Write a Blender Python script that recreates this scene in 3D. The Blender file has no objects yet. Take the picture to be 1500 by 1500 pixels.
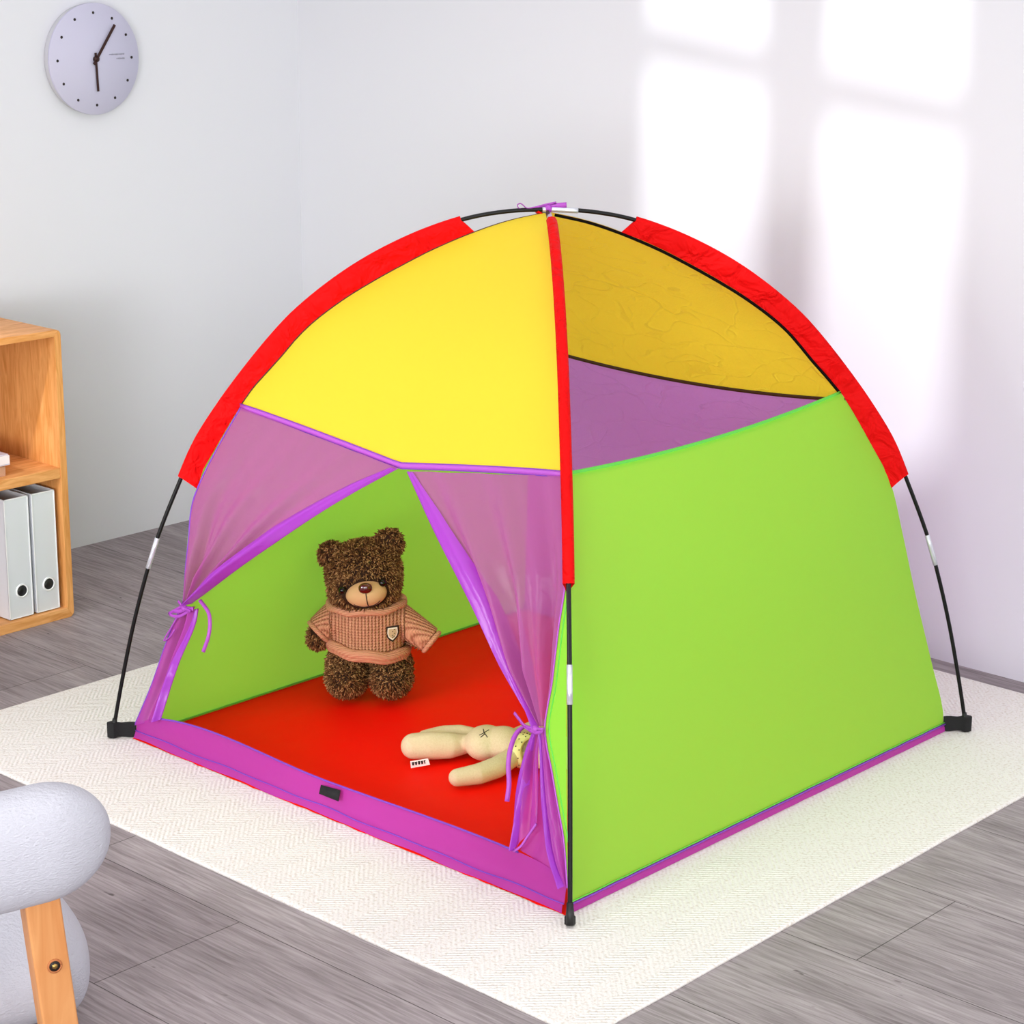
import bpy, bmesh, math, random
from mathutils import Vector as V, Matrix, noise
from mathutils.geometry import tessellate_polygon
from mathutils.bvhtree import BVHTree
random.seed(7)
col = bpy.context.scene.collection
sc = bpy.context.scene
R2 = math.sqrt(2)

# ------------------------------------------------------------------ camera
CAM = V((2.8303, -3.1677, 1.65))
def basis(pitch, yaw, roll):
    f = V((-math.cos(pitch)*math.sin(yaw), math.cos(pitch)*math.cos(yaw), -math.sin(pitch)))
    r = V((math.cos(yaw), math.sin(yaw), 0)); u = r.cross(f)
    return r*math.cos(roll)+u*math.sin(roll), -r*math.sin(roll)+u*math.cos(roll), f
CR, CU, CF = basis(.2681, .7451, .0073)
FX = 3167.8
cd = bpy.data.cameras.new('camera'); cam = bpy.data.objects.new('camera', cd); col.objects.link(cam)
cd.sensor_width = 36; cd.lens = 36*FX/1500; cd.clip_start = .05
cam.matrix_world = Matrix(((CR.x, CU.x, -CF.x, CAM.x), (CR.y, CU.y, -CF.y, CAM.y), (CR.z, CU.z, -CF.z, CAM.z), (0, 0, 0, 1)))
sc.camera = cam
def ray(x, y): return CF + CR*((x-750)/FX) - CU*((y-750)/FX)
def on_plane(x, y, P, n):
    d = ray(x, y); return CAM + d*((V(P)-CAM).dot(V(n))/d.dot(V(n)))
def at(x, y, z=0): return on_plane(x, y, (0, 0, z), (0, 0, 1))

# ------------------------------------------------------------------ helpers
def lin(h):
    h = h.lstrip('#'); o = []
    for i in (0, 2, 4):
        c = int(h[i:i+2], 16)/255
        o.append(c/12.92 if c <= .04045 else ((c+.055)/1.055)**2.4)
    return (*o, 1)
def interp(tab, x):
    if x <= tab[0][0]: return tab[0][1]
    for (a, p), (b, q) in zip(tab, tab[1:]):
        if x <= b: return p+(q-p)*(x-a)/(b-a)
    return tab[-1][1]
def smooth_poly(pts, n):
    """Catmull-Rom resample of a list of points (tuples or vectors)."""
    pts = [V(p) for p in pts]; m = len(pts); out = []
    L = [0]
    for a, b in zip(pts, pts[1:]): L.append(L[-1]+(b-a).length)
    for k in range(n):
        s = L[-1]*k/(n-1); i = 0
        while i < m-2 and s > L[i+1]: i += 1
        t = (s-L[i])/max(1e-9, L[i+1]-L[i])
        p0 = pts[i-1] if i > 0 else pts[i]*2-pts[i+1]
        p1, p2 = pts[i], pts[i+1]
        p3 = pts[i+2] if i+2 < m else pts[i+1]*2-pts[i]
        h1, h2 = L[i+1]-L[i], 1
        m1 = (p2-p0)*.5; m2 = (p3-p1)*.5
        l0 = (p1-p0).length or 1e-9; l1 = (p2-p1).length or 1e-9; l2 = (p3-p2).length or 1e-9
        m1 = ((p1-p0)/l0+(p2-p1)/l1)*.5*l1; m2 = ((p2-p1)/l1+(p3-p2)/l2)*.5*l1
        t2, t3 = t*t, t*t*t
        out.append(p1*(2*t3-3*t2+1)+m1*(t3-2*t2+t)+p2*(-2*t3+3*t2)+m2*(t3-t2))
    return out

class MB:
    def __init__(s): s.v = []; s.f = []; s.m = []; s.smooth = True; s.uv = {}
    def add(s, vs, fs, mi=0):
        b = len(s.v); s.v += [V(p) for p in vs]
        s.f += [tuple(b+i for i in f) for f in fs]; s.m += [mi]*len(fs)
        return s
    def grid(s, rows, mi=0, close=False):
        n = len(rows[0]); vs = [p for r in rows for p in r]; fs = []
        for i in range(len(rows)-1):
            for j in range(n if close else n-1):
                k = (j+1) % n
                fs.append((i*n+j, i*n+k, (i+1)*n+k, (i+1)*n+j))
        return s.add(vs, fs, mi)
    def box(s, c, size, M=None, mi=0):
        c = V(c); h = V(size)*.5; vs = []
        for z in (-1, 1):
            for x, y in ((-1, -1), (1, -1), (1, 1), (-1, 1)):
                p = V((x*h.x, y*h.y, z*h.z)); vs.append(c+(M@p if M else p))
        return s.add(vs, [(3, 2, 1, 0), (4, 5, 6, 7), (0, 1, 5, 4), (1, 2, 6, 5), (2, 3, 7, 6), (3, 0, 4, 7)], mi)
    def tube(s, path, r, n=10, mi=0, flat=None, cap=True, up=None):
        path = [V(p) for p in path]; rows = []; prev = None
        for i, p in enumerate(path):
            t = (path[min(i+1, len(path)-1)]-path[max(i-1, 0)]).normalized()
            if prev is None:
                a = V(up) if up else (V((0, 0, 1)) if abs(t.z) < .9 else V((1, 0, 0)))
            else: a = prev
            w = (a-t*a.dot(t)).normalized(); prev = w; q = t.cross(w)
            rr = r[i] if isinstance(r, (list, tuple)) else r
            k = flat or 1
            rows.append([p+w*math.cos(2*math.pi*j/n)*rr+q*math.sin(2*math.pi*j/n)*rr*k for j in range(n)])
        s.grid(rows, mi, True)
        if cap:
            b = len(s.v)-len(rows)*n
            s.f.append(tuple(b+j for j in range(n))[::-1]); s.m.append(mi)
            b = len(s.v)-n; s.f.append(tuple(b+j for j in range(n))); s.m.append(mi)
        return s
    def ball(s, c, r, M=None, nu=20, nv=14, mi=0, p=1.0):
        c = V(c); r = V(r) if hasattr(r, '__len__') else V((r, r, r)); rows = []
        sg = lambda a: math.copysign(abs(a)**p, a)
        for i in range(nv+1):
            th = math.pi*i/nv; row = []
            for j in range(nu):
                ph = 2*math.pi*j/nu
                q = V((sg(math.sin(th))*sg(math.cos(ph))*r.x, sg(math.sin(th))*sg(math.sin(ph))*r.y, -sg(math.cos(th))*r.z))
                row.append(c+(M@q if M else q))
            rows.append(row)
        return s.grid(rows, mi, True)
    def ribbon(s, path, wdir, w, th=.0006, mi=0):
        """flat strap: wdir is a vector or a list of vectors (width direction)"""
        path = [V(p) for p in path]; rows = []
        for i, p in enumerate(path):
            t = (path[min(i+1, len(path)-1)]-path[max(i-1, 0)]).normalized()
            wd = V(wdir[i]) if isinstance(wdir, list) else V(wdir)
            wd = (wd-t*wd.dot(t)).normalized(); nn = t.cross(wd)
            ww = w[i] if isinstance(w, (list, tuple)) else w
            rows.append([p-wd*ww/2-nn*th, p+wd*ww/2-nn*th, p+wd*ww/2+nn*th, p-wd*ww/2+nn*th])
        s.grid(rows, mi, True)
        b = len(s.v)-len(rows)*4
        s.f += [(b+3, b+2, b+1, b), (len(s.v)-4, len(s.v)-3, len(s.v)-2, len(s.v)-1)]; s.m += [mi, mi]
        return s
    def build(s, name, mats, parent=None, bevel=0, smooth=True, weld=True, sub=0):
        me = bpy.data.meshes.new(name); me.from_pydata([tuple(p) for p in s.v], [], s.f)
        if not isinstance(mats, (list, tuple)): mats = [mats]
        for m in mats: me.materials.append(m)
        me.polygons.foreach_set('material_index', s.m); me.polygons.foreach_set('use_smooth', [smooth]*len(s.f))
        bm = bmesh.new(); bm.from_mesh(me)
        if weld: bmesh.ops.remove_doubles(bm, verts=bm.verts, dist=1e-6)
        bmesh.ops.recalc_face_normals(bm, faces=bm.faces)
        bm.to_mesh(me); bm.free(); me.update()
        o = bpy.data.objects.new(name, me); col.objects.link(o)
        if parent: o.parent = parent
        if sub:
            md = o.modifiers.new('sub', 'SUBSURF'); md.levels = md.render_levels = sub
        if bevel:
            md = o.modifiers.new('bev', 'BEVEL'); md.width = bevel; md.segments = 3; md.limit_method = 'ANGLE'; md.angle_limit = math.radians(40)
            if smooth:
                md.harden_normals = True
        return o
def evaluate(o, name):
    dg = bpy.context.evaluated_depsgraph_get(); dg.update()
    me = bpy.data.meshes.new_from_object(o.evaluated_get(dg)); me.name = name
    return me
def blob(mb, voxel, smooth_it=6):
    """Voxel-merge a pile of overlapping closed shapes; returns (verts, faces)."""
    o = mb.build('tmp_blob', M['black'], weld=False)
    md = o.modifiers.new('r', 'REMESH'); md.mode = 'VOXEL'; md.voxel_size = voxel
    md = o.modifiers.new('s', 'SMOOTH'); md.factor = .5; md.iterations = smooth_it
    me = evaluate(o, 'tmp'); 
    vs = [v.co.copy() for v in me.vertices]; fs = [tuple(p.vertices) for p in me.polygons]
    bpy.data.objects.remove(o); bpy.data.meshes.remove(me)
    return vs, fs
def tag(o, label=None, cat=None, group=None, kind=None):
    if label: o['label'] = label
    if cat: o['category'] = cat
    if group: o['group'] = group
    if kind: o['kind'] = kind
    return o
def empty(name, loc=(0, 0, 0), rz=0):
    o = bpy.data.objects.new(name, None); col.objects.link(o); o.location = loc; o.rotation_euler = (0, 0, rz)
    o.empty_display_size = .05
    return o

# ------------------------------------------------------------------ materials
M = {}
def mat(name, color, rough=.6, metal=0, spec=.5, bump=None, noise_col=None, sheen=0):
    """bump=(scale, strength, distance, stretch)   noise_col=(hex2, scale, stretch, contrast)"""
    m = bpy.data.materials.new(name); m.use_nodes = True; nt = m.node_tree; N = nt.nodes; L = nt.links
    b = N['Principled BSDF']; c = lin(color)
    b.inputs['Base Color'].default_value = c; b.inputs['Roughness'].default_value = rough
    b.inputs['Metallic'].default_value = metal; b.inputs['Specular IOR Level'].default_value = spec
    if sheen: b.inputs['Sheen Weight'].default_value = sheen
    tc = N.new('ShaderNodeTexCoord')
    def nz(scale, stretch, detail=4):
        mp = N.new('ShaderNodeMapping'); mp.inputs['Scale'].default_value = stretch
        L.new(tc.outputs['Object'], mp.inputs['Vector'])
        n = N.new('ShaderNodeTexNoise'); n.inputs['Scale'].default_value = scale; n.inputs['Detail'].default_value = detail
        L.new(mp.outputs['Vector'], n.inputs['Vector']); return n
    if noise_col:
        n = nz(noise_col[1], noise_col[2], 6); r = N.new('ShaderNodeValToRGB')
        k = noise_col[3]
        r.color_ramp.elements[0].position = .5-k; r.color_ramp.elements[1].position = .5+k
        r.color_ramp.elements[0].color = lin(noise_col[0]); r.color_ramp.elements[1].color = c
        L.new(n.outputs['Fac'], r.inputs['Fac']); L.new(r.outputs['Color'], b.inputs['Base Color'])
    if bump:
        n = nz(bump[0], bump[3] if len(bump) > 3 else (1, 1, 1)); bp = N.new('ShaderNodeBump')
        bp.inputs['Strength'].default_value = bump[1]; bp.inputs['Distance'].default_value = bump[2]
        L.new(n.outputs['Fac'], bp.inputs['Height']); L.new(bp.outputs['Normal'], b.inputs['Normal'])
    M[name] = m; return m
def fabric(name, color, trans=.35, see=0.0, tint='#FFFFFF', rough=.45, wr=(9, .25, .01), weave=0, spec=.3, crease=0):
    """nylon: diffuse + translucent (+ a share of straight see-through), wrinkles in the normal"""
    m = bpy.data.materials.new(name); m.use_nodes = True; nt = m.node_tree; N = nt.nodes; L = nt.links
    b = N['Principled BSDF']; out = N['Material Output']
    b.inputs['Base Color'].default_value = lin(color); b.inputs['Roughness'].default_value = rough
    b.inputs['Specular IOR Level'].default_value = spec
    tr = N.new('ShaderNodeBsdfTranslucent'); tr.inputs['Color'].default_value = lin(color)
    mx = N.new('ShaderNodeMixShader'); mx.inputs['Fac'].default_value = trans
    L.new(b.outputs[0], mx.inputs[1]); L.new(tr.outputs[0], mx.inputs[2]); last = mx
    if see:
        tp = N.new('ShaderNodeBsdfTransparent'); tp.inputs['Color'].default_value = lin(tint)
        m2 = N.new('ShaderNodeMixShader')
        lw = N.new('ShaderNodeLayerWeight'); lw.inputs['Blend'].default_value = .5
        mr = N.new('ShaderNodeMapRange'); mr.inputs['From Min'].default_value = 0; mr.inputs['From Max'].default_value = .9
        mr.inputs['To Min'].default_value = see; mr.inputs['To Max'].default_value = 0.02
        L.new(lw.outputs['Facing'], mr.inputs['Value']); L.new(mr.outputs[0], m2.inputs['Fac'])
        L.new(last.outputs[0], m2.inputs[1]); L.new(tp.outputs[0], m2.inputs[2]); last = m2
    tc = N.new('ShaderNodeTexCoord')
    n = N.new('ShaderNodeTexNoise'); n.inputs['Scale'].default_value = wr[0]; n.inputs['Detail'].default_value = 3; n.inputs['Distortion'].default_value = .6
    L.new(tc.outputs['Object'], n.inputs['Vector'])
    bp = N.new('ShaderNodeBump'); bp.inputs['Strength'].default_value = wr[1]; bp.inputs['Distance'].default_value = wr[2]
    L.new(n.outputs['Fac'], bp.inputs['Height']); nrm = bp
    if crease:
        vo = N.new('ShaderNodeTexVoronoi'); vo.feature = 'DISTANCE_TO_EDGE'; vo.inputs['Scale'].default_value = 7
        n2 = N.new('ShaderNodeTexNoise'); n2.inputs['Scale'].default_value = 2.2
        va = N.new('ShaderNodeVectorMath'); va.operation = 'ADD'
        L.new(tc.outputs['Object'], va.inputs[0]); L.new(n2.outputs['Color'], va.inputs[1]); L.new(va.outputs[0], vo.inputs['Vector'])
        mr2 = N.new('ShaderNodeMapRange'); mr2.inputs['From Max'].default_value = .05
        L.new(vo.outputs['Distance'], mr2.inputs['Value'])
        b2 = N.new('ShaderNodeBump'); b2.inputs['Strength'].default_value = crease; b2.inputs['Distance'].default_value = .004
        L.new(mr2.outputs[0], b2.inputs['Height']); L.new(nrm.outputs['Normal'], b2.inputs['Normal']); nrm = b2
    if weave:
        w = N.new('ShaderNodeTexNoise'); w.inputs['Scale'].default_value = 260; w.inputs['Detail'].default_value = 1
        L.new(tc.outputs['Object'], w.inputs['Vector'])
        b3 = N.new('ShaderNodeBump'); b3.inputs['Strength'].default_value = weave; b3.inputs['Distance'].default_value = .002
        L.new(w.outputs['Fac'], b3.inputs['Height']); L.new(nrm.outputs['Normal'], b3.inputs['Normal']); nrm = b3
    L.new(nrm.outputs['Normal'], b.inputs['Normal']); L.new(nrm.outputs['Normal'], tr.inputs['Normal'])
    L.new(last.outputs[0], out.inputs['Surface'])
    M[name] = m; return m
mat('black', '#0B0B0C', .45)
mat('pole', '#030304', .35, spec=.3)
mat('silver', '#D4D6DE', .3, .6)
mat('webbing', '#08080A', .8, bump=(500, .6, .001))
mat('wall', '#E0E1E7', .9, spec=.2, bump=(60, .05, .002))
mat('ceil', '#EEEEEE', .9, spec=.2)
fabric('yellow', '#FFE83E', .42, rough=.5, wr=(5, .25, .01))
fabric('yellow_rear', '#F8D63C', .42, rough=.5, wr=(6, .5, .012), weave=.5, crease=.35)
fabric('purple_rear', '#C884D8', .42, rough=.5, wr=(6, .4, .012), weave=.5, crease=.35)
fabric('green', '#AEFF54', .55, rough=.55, wr=(4, .12, .01))
fabric('red_floor', '#FF1200', 0.0, rough=.6, wr=(10, .3, .006), spec=.12)
fabric('red_sleeve', '#E80A0C', .15, rough=.6, wr=(22, 1, .02), spec=.10)
fabric('organza', '#D472C4', .45, see=.46, tint='#DCA6C6', rough=.32, wr=(14, .45, .010), spec=.5)
fabric('organza_fold', '#BC4CDC', .35, see=.12, tint='#E07CE0', rough=.28, wr=(18, .5, .006), spec=.6)
fabric('organza_low', '#C84CC4', .40, see=.26, tint='#E888D0', rough=.32, wr=(14, .4, .006), spec=.5)
fabric('sill', '#B838A6', .25, see=.10, tint='#E07CC8', rough=.4, wr=(12, .5, .008), spec=.4)
mat('purple_tape', '#B657C6', .5, bump=(240, .5, .001))
mat('purple_seam', '#7A3AB4', .5, bump=(240, .5, .001))
mat('green_seam', '#5CCB40', .5)
mat('brown_seam', '#3A1607', .6)
mat('dark_seam', '#0C0504', .8, spec=.1)
mat('cord', '#A644B4', .45)

# wood
def wood(name, c1, c2, axis, scale=18, rough=.5):
    m = bpy.data.materials.new(name); m.use_nodes = True; nt = m.node_tree; N = nt.nodes; L = nt.links
    b = N['Principled BSDF']; b.inputs['Roughness'].default_value = rough; b.inputs['Specular IOR Level'].default_value = .3
    tc = N.new('ShaderNodeTexCoord'); mp = N.new('ShaderNodeMapping')
    s = [1, 1, 1]; s[axis] = .12; mp.inputs['Scale'].default_value = s
    n = N.new('ShaderNodeTexNoise'); n.inputs['Scale'].default_value = scale*4; n.inputs['Detail'].default_value = 8; n.inputs['Distortion'].default_value = 1.2
    r = N.new('ShaderNodeValToRGB'); r.color_ramp.elements[0].position = .32; r.color_ramp.elements[1].position = .68
    r.color_ramp.elements[0].color = lin(c1); r.color_ramp.elements[1].color = lin(c2)
    L.new(tc.outputs['Object'], mp.inputs['Vector']); L.new(mp.outputs['Vector'], n.inputs['Vector'])
    L.new(n.outputs['Fac'], r.inputs['Fac']); L.new(r.outputs['Color'], b.inputs['Base Color'])
    bp = N.new('ShaderNodeBump'); bp.inputs['Strength'].default_value = .15; bp.inputs['Distance'].default_value = .002
    L.new(n.outputs['Fac'], bp.inputs['Height']); L.new(bp.outputs['Normal'], b.inputs['Normal'])
    M[name] = m; return m
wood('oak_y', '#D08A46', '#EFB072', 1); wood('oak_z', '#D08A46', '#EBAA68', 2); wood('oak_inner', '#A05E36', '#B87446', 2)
wood('post_wood', '#C07E48', '#D0945E', 2, 10)

# floor planks
def floor_mat():
    m = bpy.data.materials.new('floor_planks'); m.use_nodes = True; nt = m.node_tree; N = nt.nodes; L = nt.links
    b = N['Principled BSDF']; b.inputs['Roughness'].default_value = .55; b.inputs['Specular IOR Level'].default_value = .3
    tc = N.new('ShaderNodeTexCoord'); mp = N.new('ShaderNodeMapping'); mp.inputs['Location'].default_value = (-.205+.42*3, 1.0+.305*40, 0)
    L.new(tc.outputs['Object'], mp.inputs['Vector'])
    br = N.new('ShaderNodeTexBrick'); br.offset = .33; br.offset_frequency = 2; br.squash = 1
    br.inputs['Scale'].default_value = 1; br.inputs['Brick Width'].default_value = 1.26; br.inputs['Row Height'].default_value = .305
    br.inputs['Mortar Size'].default_value = .0011; br.inputs['Mortar Smooth'].default_value = .2
    br.inputs['Color1'].default_value = lin('#A1979A'); br.inputs['Color2'].default_value = lin('#ACA3A5'); br.inputs['Mortar'].default_value = lin('#5C5555')
    L.new(mp.outputs['Vector'], br.inputs['Vector'])
    def nz(scale, st, det, dist=0.):
        p = N.new('ShaderNodeMapping'); p.inputs['Scale'].default_value = st; L.new(tc.outputs['Object'], p.inputs['Vector'])
        n = N.new('ShaderNodeTexNoise'); n.inputs['Scale'].default_value = scale; n.inputs['Detail'].default_value = det; n.inputs['Distortion'].default_value = dist
        L.new(p.outputs['Vector'], n.inputs['Vector']); return n
    g = nz(150, (.06, 1, 1), 10, .8); big = nz(9.0, (.25, 1.6, 1), 6, .5); kn = nz(42, (.45, 1, 1), 2)
    def ramp(n, a, ca, c, cc):
        r = N.new('ShaderNodeValToRGB'); r.color_ramp.elements[0].position = a; r.color_ramp.elements[1].position = c
        r.color_ramp.elements[0].color = ca; r.color_ramp.elements[1].color = cc
        L.new(n.outputs['Fac'], r.inputs['Fac']); return r
    def mul(a, bb, f):
        x = N.new('ShaderNodeMix'); x.data_type = 'RGBA'; x.blend_type = 'MULTIPLY'; x.inputs[0].default_value = f
        L.new(a, x.inputs[6]); L.new(bb, x.inputs[7]); return x.outputs[2]
    w = (1, 1, 1, 1)
    c = mul(br.outputs['Color'], ramp(g, .3, (.62, .60, .60, 1), .66, (1.1, 1.1, 1.1, 1)).outputs['Color'], 1)
    c = mul(c, ramp(big, .3, (.72, .71, .71, 1), .65, w).outputs['Color'], 1)
    c = mul(c, ramp(kn, .22, (.35, .32, .32, 1), .27, w).outputs['Color'], 1)
    L.new(c, b.inputs['Base Color'])
    bp = N.new('ShaderNodeBump'); bp.inputs['Strength'].default_value = .25; bp.inputs['Distance'].default_value = .002
    L.new(g.outputs['Fac'], bp.inputs['Height']); L.new(bp.outputs['Normal'], b.inputs['Normal'])
    M['floor'] = m
floor_mat()
def rug_mat():
    m = bpy.data.materials.new('rug_wool'); m.use_nodes = True; nt = m.node_tree; N = nt.nodes; L = nt.links
    b = N['Principled BSDF']; b.inputs['Roughness'].default_value = .95; b.inputs['Specular IOR Level'].default_value = .1
    tc = N.new('ShaderNodeTexCoord')
    n = N.new('ShaderNodeTexNoise'); n.inputs['Scale'].default_value = 170; n.inputs['Detail'].default_value = 3
    L.new(tc.outputs['Object'], n.inputs['Vector'])
    # herringbone: triangle-wave shifted diagonal lines
    sx = N.new('ShaderNodeSeparateXYZ'); L.new(tc.outputs['Object'], sx.inputs[0])
    def mth(op, a, bb=None):
        k = N.new('ShaderNodeMath'); k.operation = op
        for i, q in enumerate((a, bb)):
            if q is None: continue
            if isinstance(q, (int, float)): k.inputs[i].default_value = q
            else: L.new(q, k.inputs[i])
        return k.outputs[0]
    pp = mth('PINGPONG', sx.outputs['X'], .05)
    d = mth('SINE', mth('MULTIPLY', mth('ADD', sx.outputs['Y'], pp), 2*math.pi/.012))
    r = N.new('ShaderNodeValToRGB'); r.color_ramp.elements[0].position = .28; r.color_ramp.elements[1].position = .5
    r.color_ramp.elements[0].color = lin('#D8CEC2'); r.color_ramp.elements[1].color = lin('#EDE9E4')
    L.new(n.outputs['Fac'], r.inputs['Fac']); L.new(r.outputs['Color'], b.inputs['Base Color'])
    h = mth('ADD', mth('MULTIPLY', d, .25), n.outputs['Fac'])
    bp = N.new('ShaderNodeBump'); bp.inputs['Strength'].default_value = .5; bp.inputs['Distance'].default_value = .004
    L.new(h, bp.inputs['Height']); L.new(bp.outputs['Normal'], b.inputs['Normal'])
    M['rug'] = m
rug_mat()

# ------------------------------------------------------------------ room shell
FZ = -.006
WX, WY = -1.855, 1.004
HC = 2.6
XE, YS = 4.6, -7.0
def struct(name, mb, m, **k):
    o = mb.build(name, m, smooth=False, **k); o['kind'] = 'structure'; return o
struct('floor', MB().box(((WX+XE)/2, (WY+YS)/2, FZ-.05), (XE-WX+.2, WY-YS+.2, .1)), M['floor'])
struct('wall_left', MB().box((WX-.06, (WY+YS)/2, HC/2), (.12, WY-YS+.24, HC+.2)), M['wall'])
struct('wall_right', MB().box(((WX+XE)/2, WY+.06, HC/2), (XE-WX, .12, HC+.2)), M['wall'])
SUN = V((-.35, 1, -.9)).normalized()
def to_ceiling(p): p = V(p); t = (HC-p.z)/(-SUN.z); return p-SUN*t
wall_sun_patches = [  # outlines of the sun patches wanted on the right wall
    [(-.595, .30), (-.215, .30), (-.215, 1.285), (-.595, 1.33)],
    [(-.065, .26), (.315, .46), (.315, 1.20), (-.065, 1.24)],
    [(-.595, 1.40), (-.215, 1.345), (-.215, 2.0), (-.595, 2.0)],
    [(-.065, 1.32), (.315, 1.27), (.315, 2.0), (-.065, 2.0)]]
sun_cutouts = [[to_ceiling((x, WY, z)) for x, z in q] for q in wall_sun_patches]  # unseen ceiling cut-outs, shaped by projecting the sun patches back along the sun
shelf_sun_patch = [(-.50, .40), (-.215, .40), (-.215, .62), (-.46, .93), (-.62, .93)]  # outline of the sun patch wanted on the bookshelf
sun_cutouts.append([to_ceiling((-1.37, y, z)) for y, z in shelf_sun_patch])
def plate_with_holes(z0, z1, outer, holes):
    mb = MB()
    loops = [[V((p[0], p[1], 0)) for p in l] for l in [outer]+holes]
    tri = tessellate_polygon(loops); flat = [p for l in loops for p in l]
    for z in (z0, z1): mb.add([V((p.x, p.y, z)) for p in flat], [tuple(t) for t in tri])
    for l in loops:
        n = len(l); mb.add([V((p.x, p.y, z)) for z in (z0, z1) for p in l], [(i, (i+1) % n, n+(i+1) % n, n+i) for i in range(n)])
    return mb
cl = plate_with_holes(HC, HC+.012, [(WX-.1, YS), (XE, YS), (XE, WY+.1), (WX-.1, WY+.1)], sun_cutouts)
struct('ceiling', cl, M['ceil'])
for i, p in enumerate(sun_cutouts):
    mb = MB(); n = len(p)
    for k in range(n):
        a, b_ = p[k].copy(), p[(k+1) % n].copy(); a.z = b_.z = HC-.002
        mb.tube([a, b_], .012, 6)
    struct('window_%d' % (i+1), mb, M['ceil'])  # added bars round the light-shaping cut-outs, out of view

# ------------------------------------------------------------------ rug
def rug():
    x0, x1, y0, y1 = -.9417, .8982, -.8997, .928
    n = 60; mb = MB(); rows = []
    edge = []
    for k in range(4):
        a, b_ = [((x0, y0), (x1, y0)), ((x1, y0), (x1, y1)), ((x1, y1), (x0, y1)), ((x0, y1), (x0, y0))][k]
        for i in range(n):
            t = i/n; x = a[0]+(b_[0]-a[0])*t; y = a[1]+(b_[1]-a[1])*t
            w = .0022*noise.noise(V((x*6, y*6, 1)))
            edge.append((x+w, y+w))
    m = len(edge); prof = [(1, FZ+.0002), (1.0, FZ+.0035), (.998, -.0006), (.99, 0), (.5, 0), (.02, 0)]
    rows = [[V((x*s-(s-1)*(x0+x1)/2, y*s-(s-1)*(y0+y1)/2, z)) for x, y in edge] for s, z in prof]
    mb.grid(rows, 0, True); mb.f.append(tuple(range((len(prof)-1)*m, len(prof)*m))); mb.m.append(0)
    mb.f.append(tuple(range(m))[::-1]); mb.m.append(0)
    o = mb.build('rug', M['rug'], smooth=True)
    tag(o, 'large square cream wool rug lying under the play tent', 'rug')
rug()

# ------------------------------------------------------------------ TENT
SE = [(0, .847), (.037, .845), (.121, .806), (.148, .80), (.23, .765), (.296, .742), (.36, .733), (.427, .727), (.50, .715), (.55, .702), (.62, .664), (.709, .61), (.735, .592), (.80, .534), (.863, .478), (.92, .405), (.97, .323), (.989, .288), (1.02, .228), (1.061, .13), (1.08, .07), (1.0925, .012)]
SEF = [(0, .847), (.039, .845), (.148, .815), (.321, .766), (.437, .736), (.55, .703)] + SE[10:]
PO = [(.005, .8945), (.037, .889), (.143, .867), (.25, .842), (.37, .808), (.43, .788), (.553, .737), (.63, .702), (.705, .654), (.775, .602), (.85, .540), (.889, .503), (.94, .443), (.987, .376), (1.026, .306), (1.06, .228), (1.084, .150), (1.096, .075), (1.0995, .0)]
def rs(z, full=False): return interp(SEF if full else SE, z)
DIR = dict(L=V((-1, -1, 0))/R2, N=V((1, -1, 0))/R2, R=V((1, 1, 0))/R2, B=V((-1, 1, 0))/R2)
FULL = dict(L=False, N=False, R=True, B=True)
def seam(k, z): return DIR[k]*rs(z, FULL[k]) + V((0, 0, z))
def seam_rz(k, s):
    """smooth seam by parameter 0..1 from z=0 to apex"""
    return SP[k][min(200, max(0, int(round(s*200))))]
SP = {}
for k in 'LNRB':
    tab = SEF if FULL[k] else SE
    pts = smooth_poly([(r, z, 0) for z, r in tab], 201)
    SP[k] = [DIR[k]*p.x+V((0, 0, p.y)) for p in pts]
def s_of_z(k, z):
    b = min(range(201), key=lambda i: abs(SP[k][i].z-z)); return b/200
pole_rz = smooth_poly([(r, z, 0) for z, r in PO], 80)

def front(x, y, off=0.):
    d = ray(x, y); lo, hi = 3., 6.
    for _ in range(50):
        m = (lo+hi)/2; P = CAM+d*m
        if P.y+rs(P.z)/R2+off > 0: hi = m
        else: lo = m
    return CAM+d*lo
tent = empty('play_tent', (0, 0, 0))
tag(tent, 'colourful dome play tent with yellow roof, green sides and tied back purple door', 'tent')

# rubber-ish poles
def pole(name, a, b_, lift):
    half = [(p.x, p.y) for p in pole_rz]
    path = [DIR[a]*r+V((0, 0, z+lift*max(0, (z-1.0)/.1))) for r, z in half] + [DIR[b_]*r+V((0, 0, z+lift*max(0, (z-1.0)/.1))) for r, z in reversed(half[:-1])]
    o = MB().tube(path, .0042, 10).build(name, M['pole'], tent)
    o['label'] = 'thin black bent rod crossing over the tent'
    for k in (a, b_):
        seg = [DIR[k]*interp([(z, r) for z, r in PO], zz)+V((0, 0, zz)) for zz in (.368, .39, .41, .432)]
        f = MB().tube(seg, .0052, 10).build('ferrule', M['silver'], o); f['label'] = 'silver metal ferrule'
    return o
pA = pole('pole', 'L', 'R', 0); pB = pole('pole', 'N', 'B', -.0100)
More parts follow.
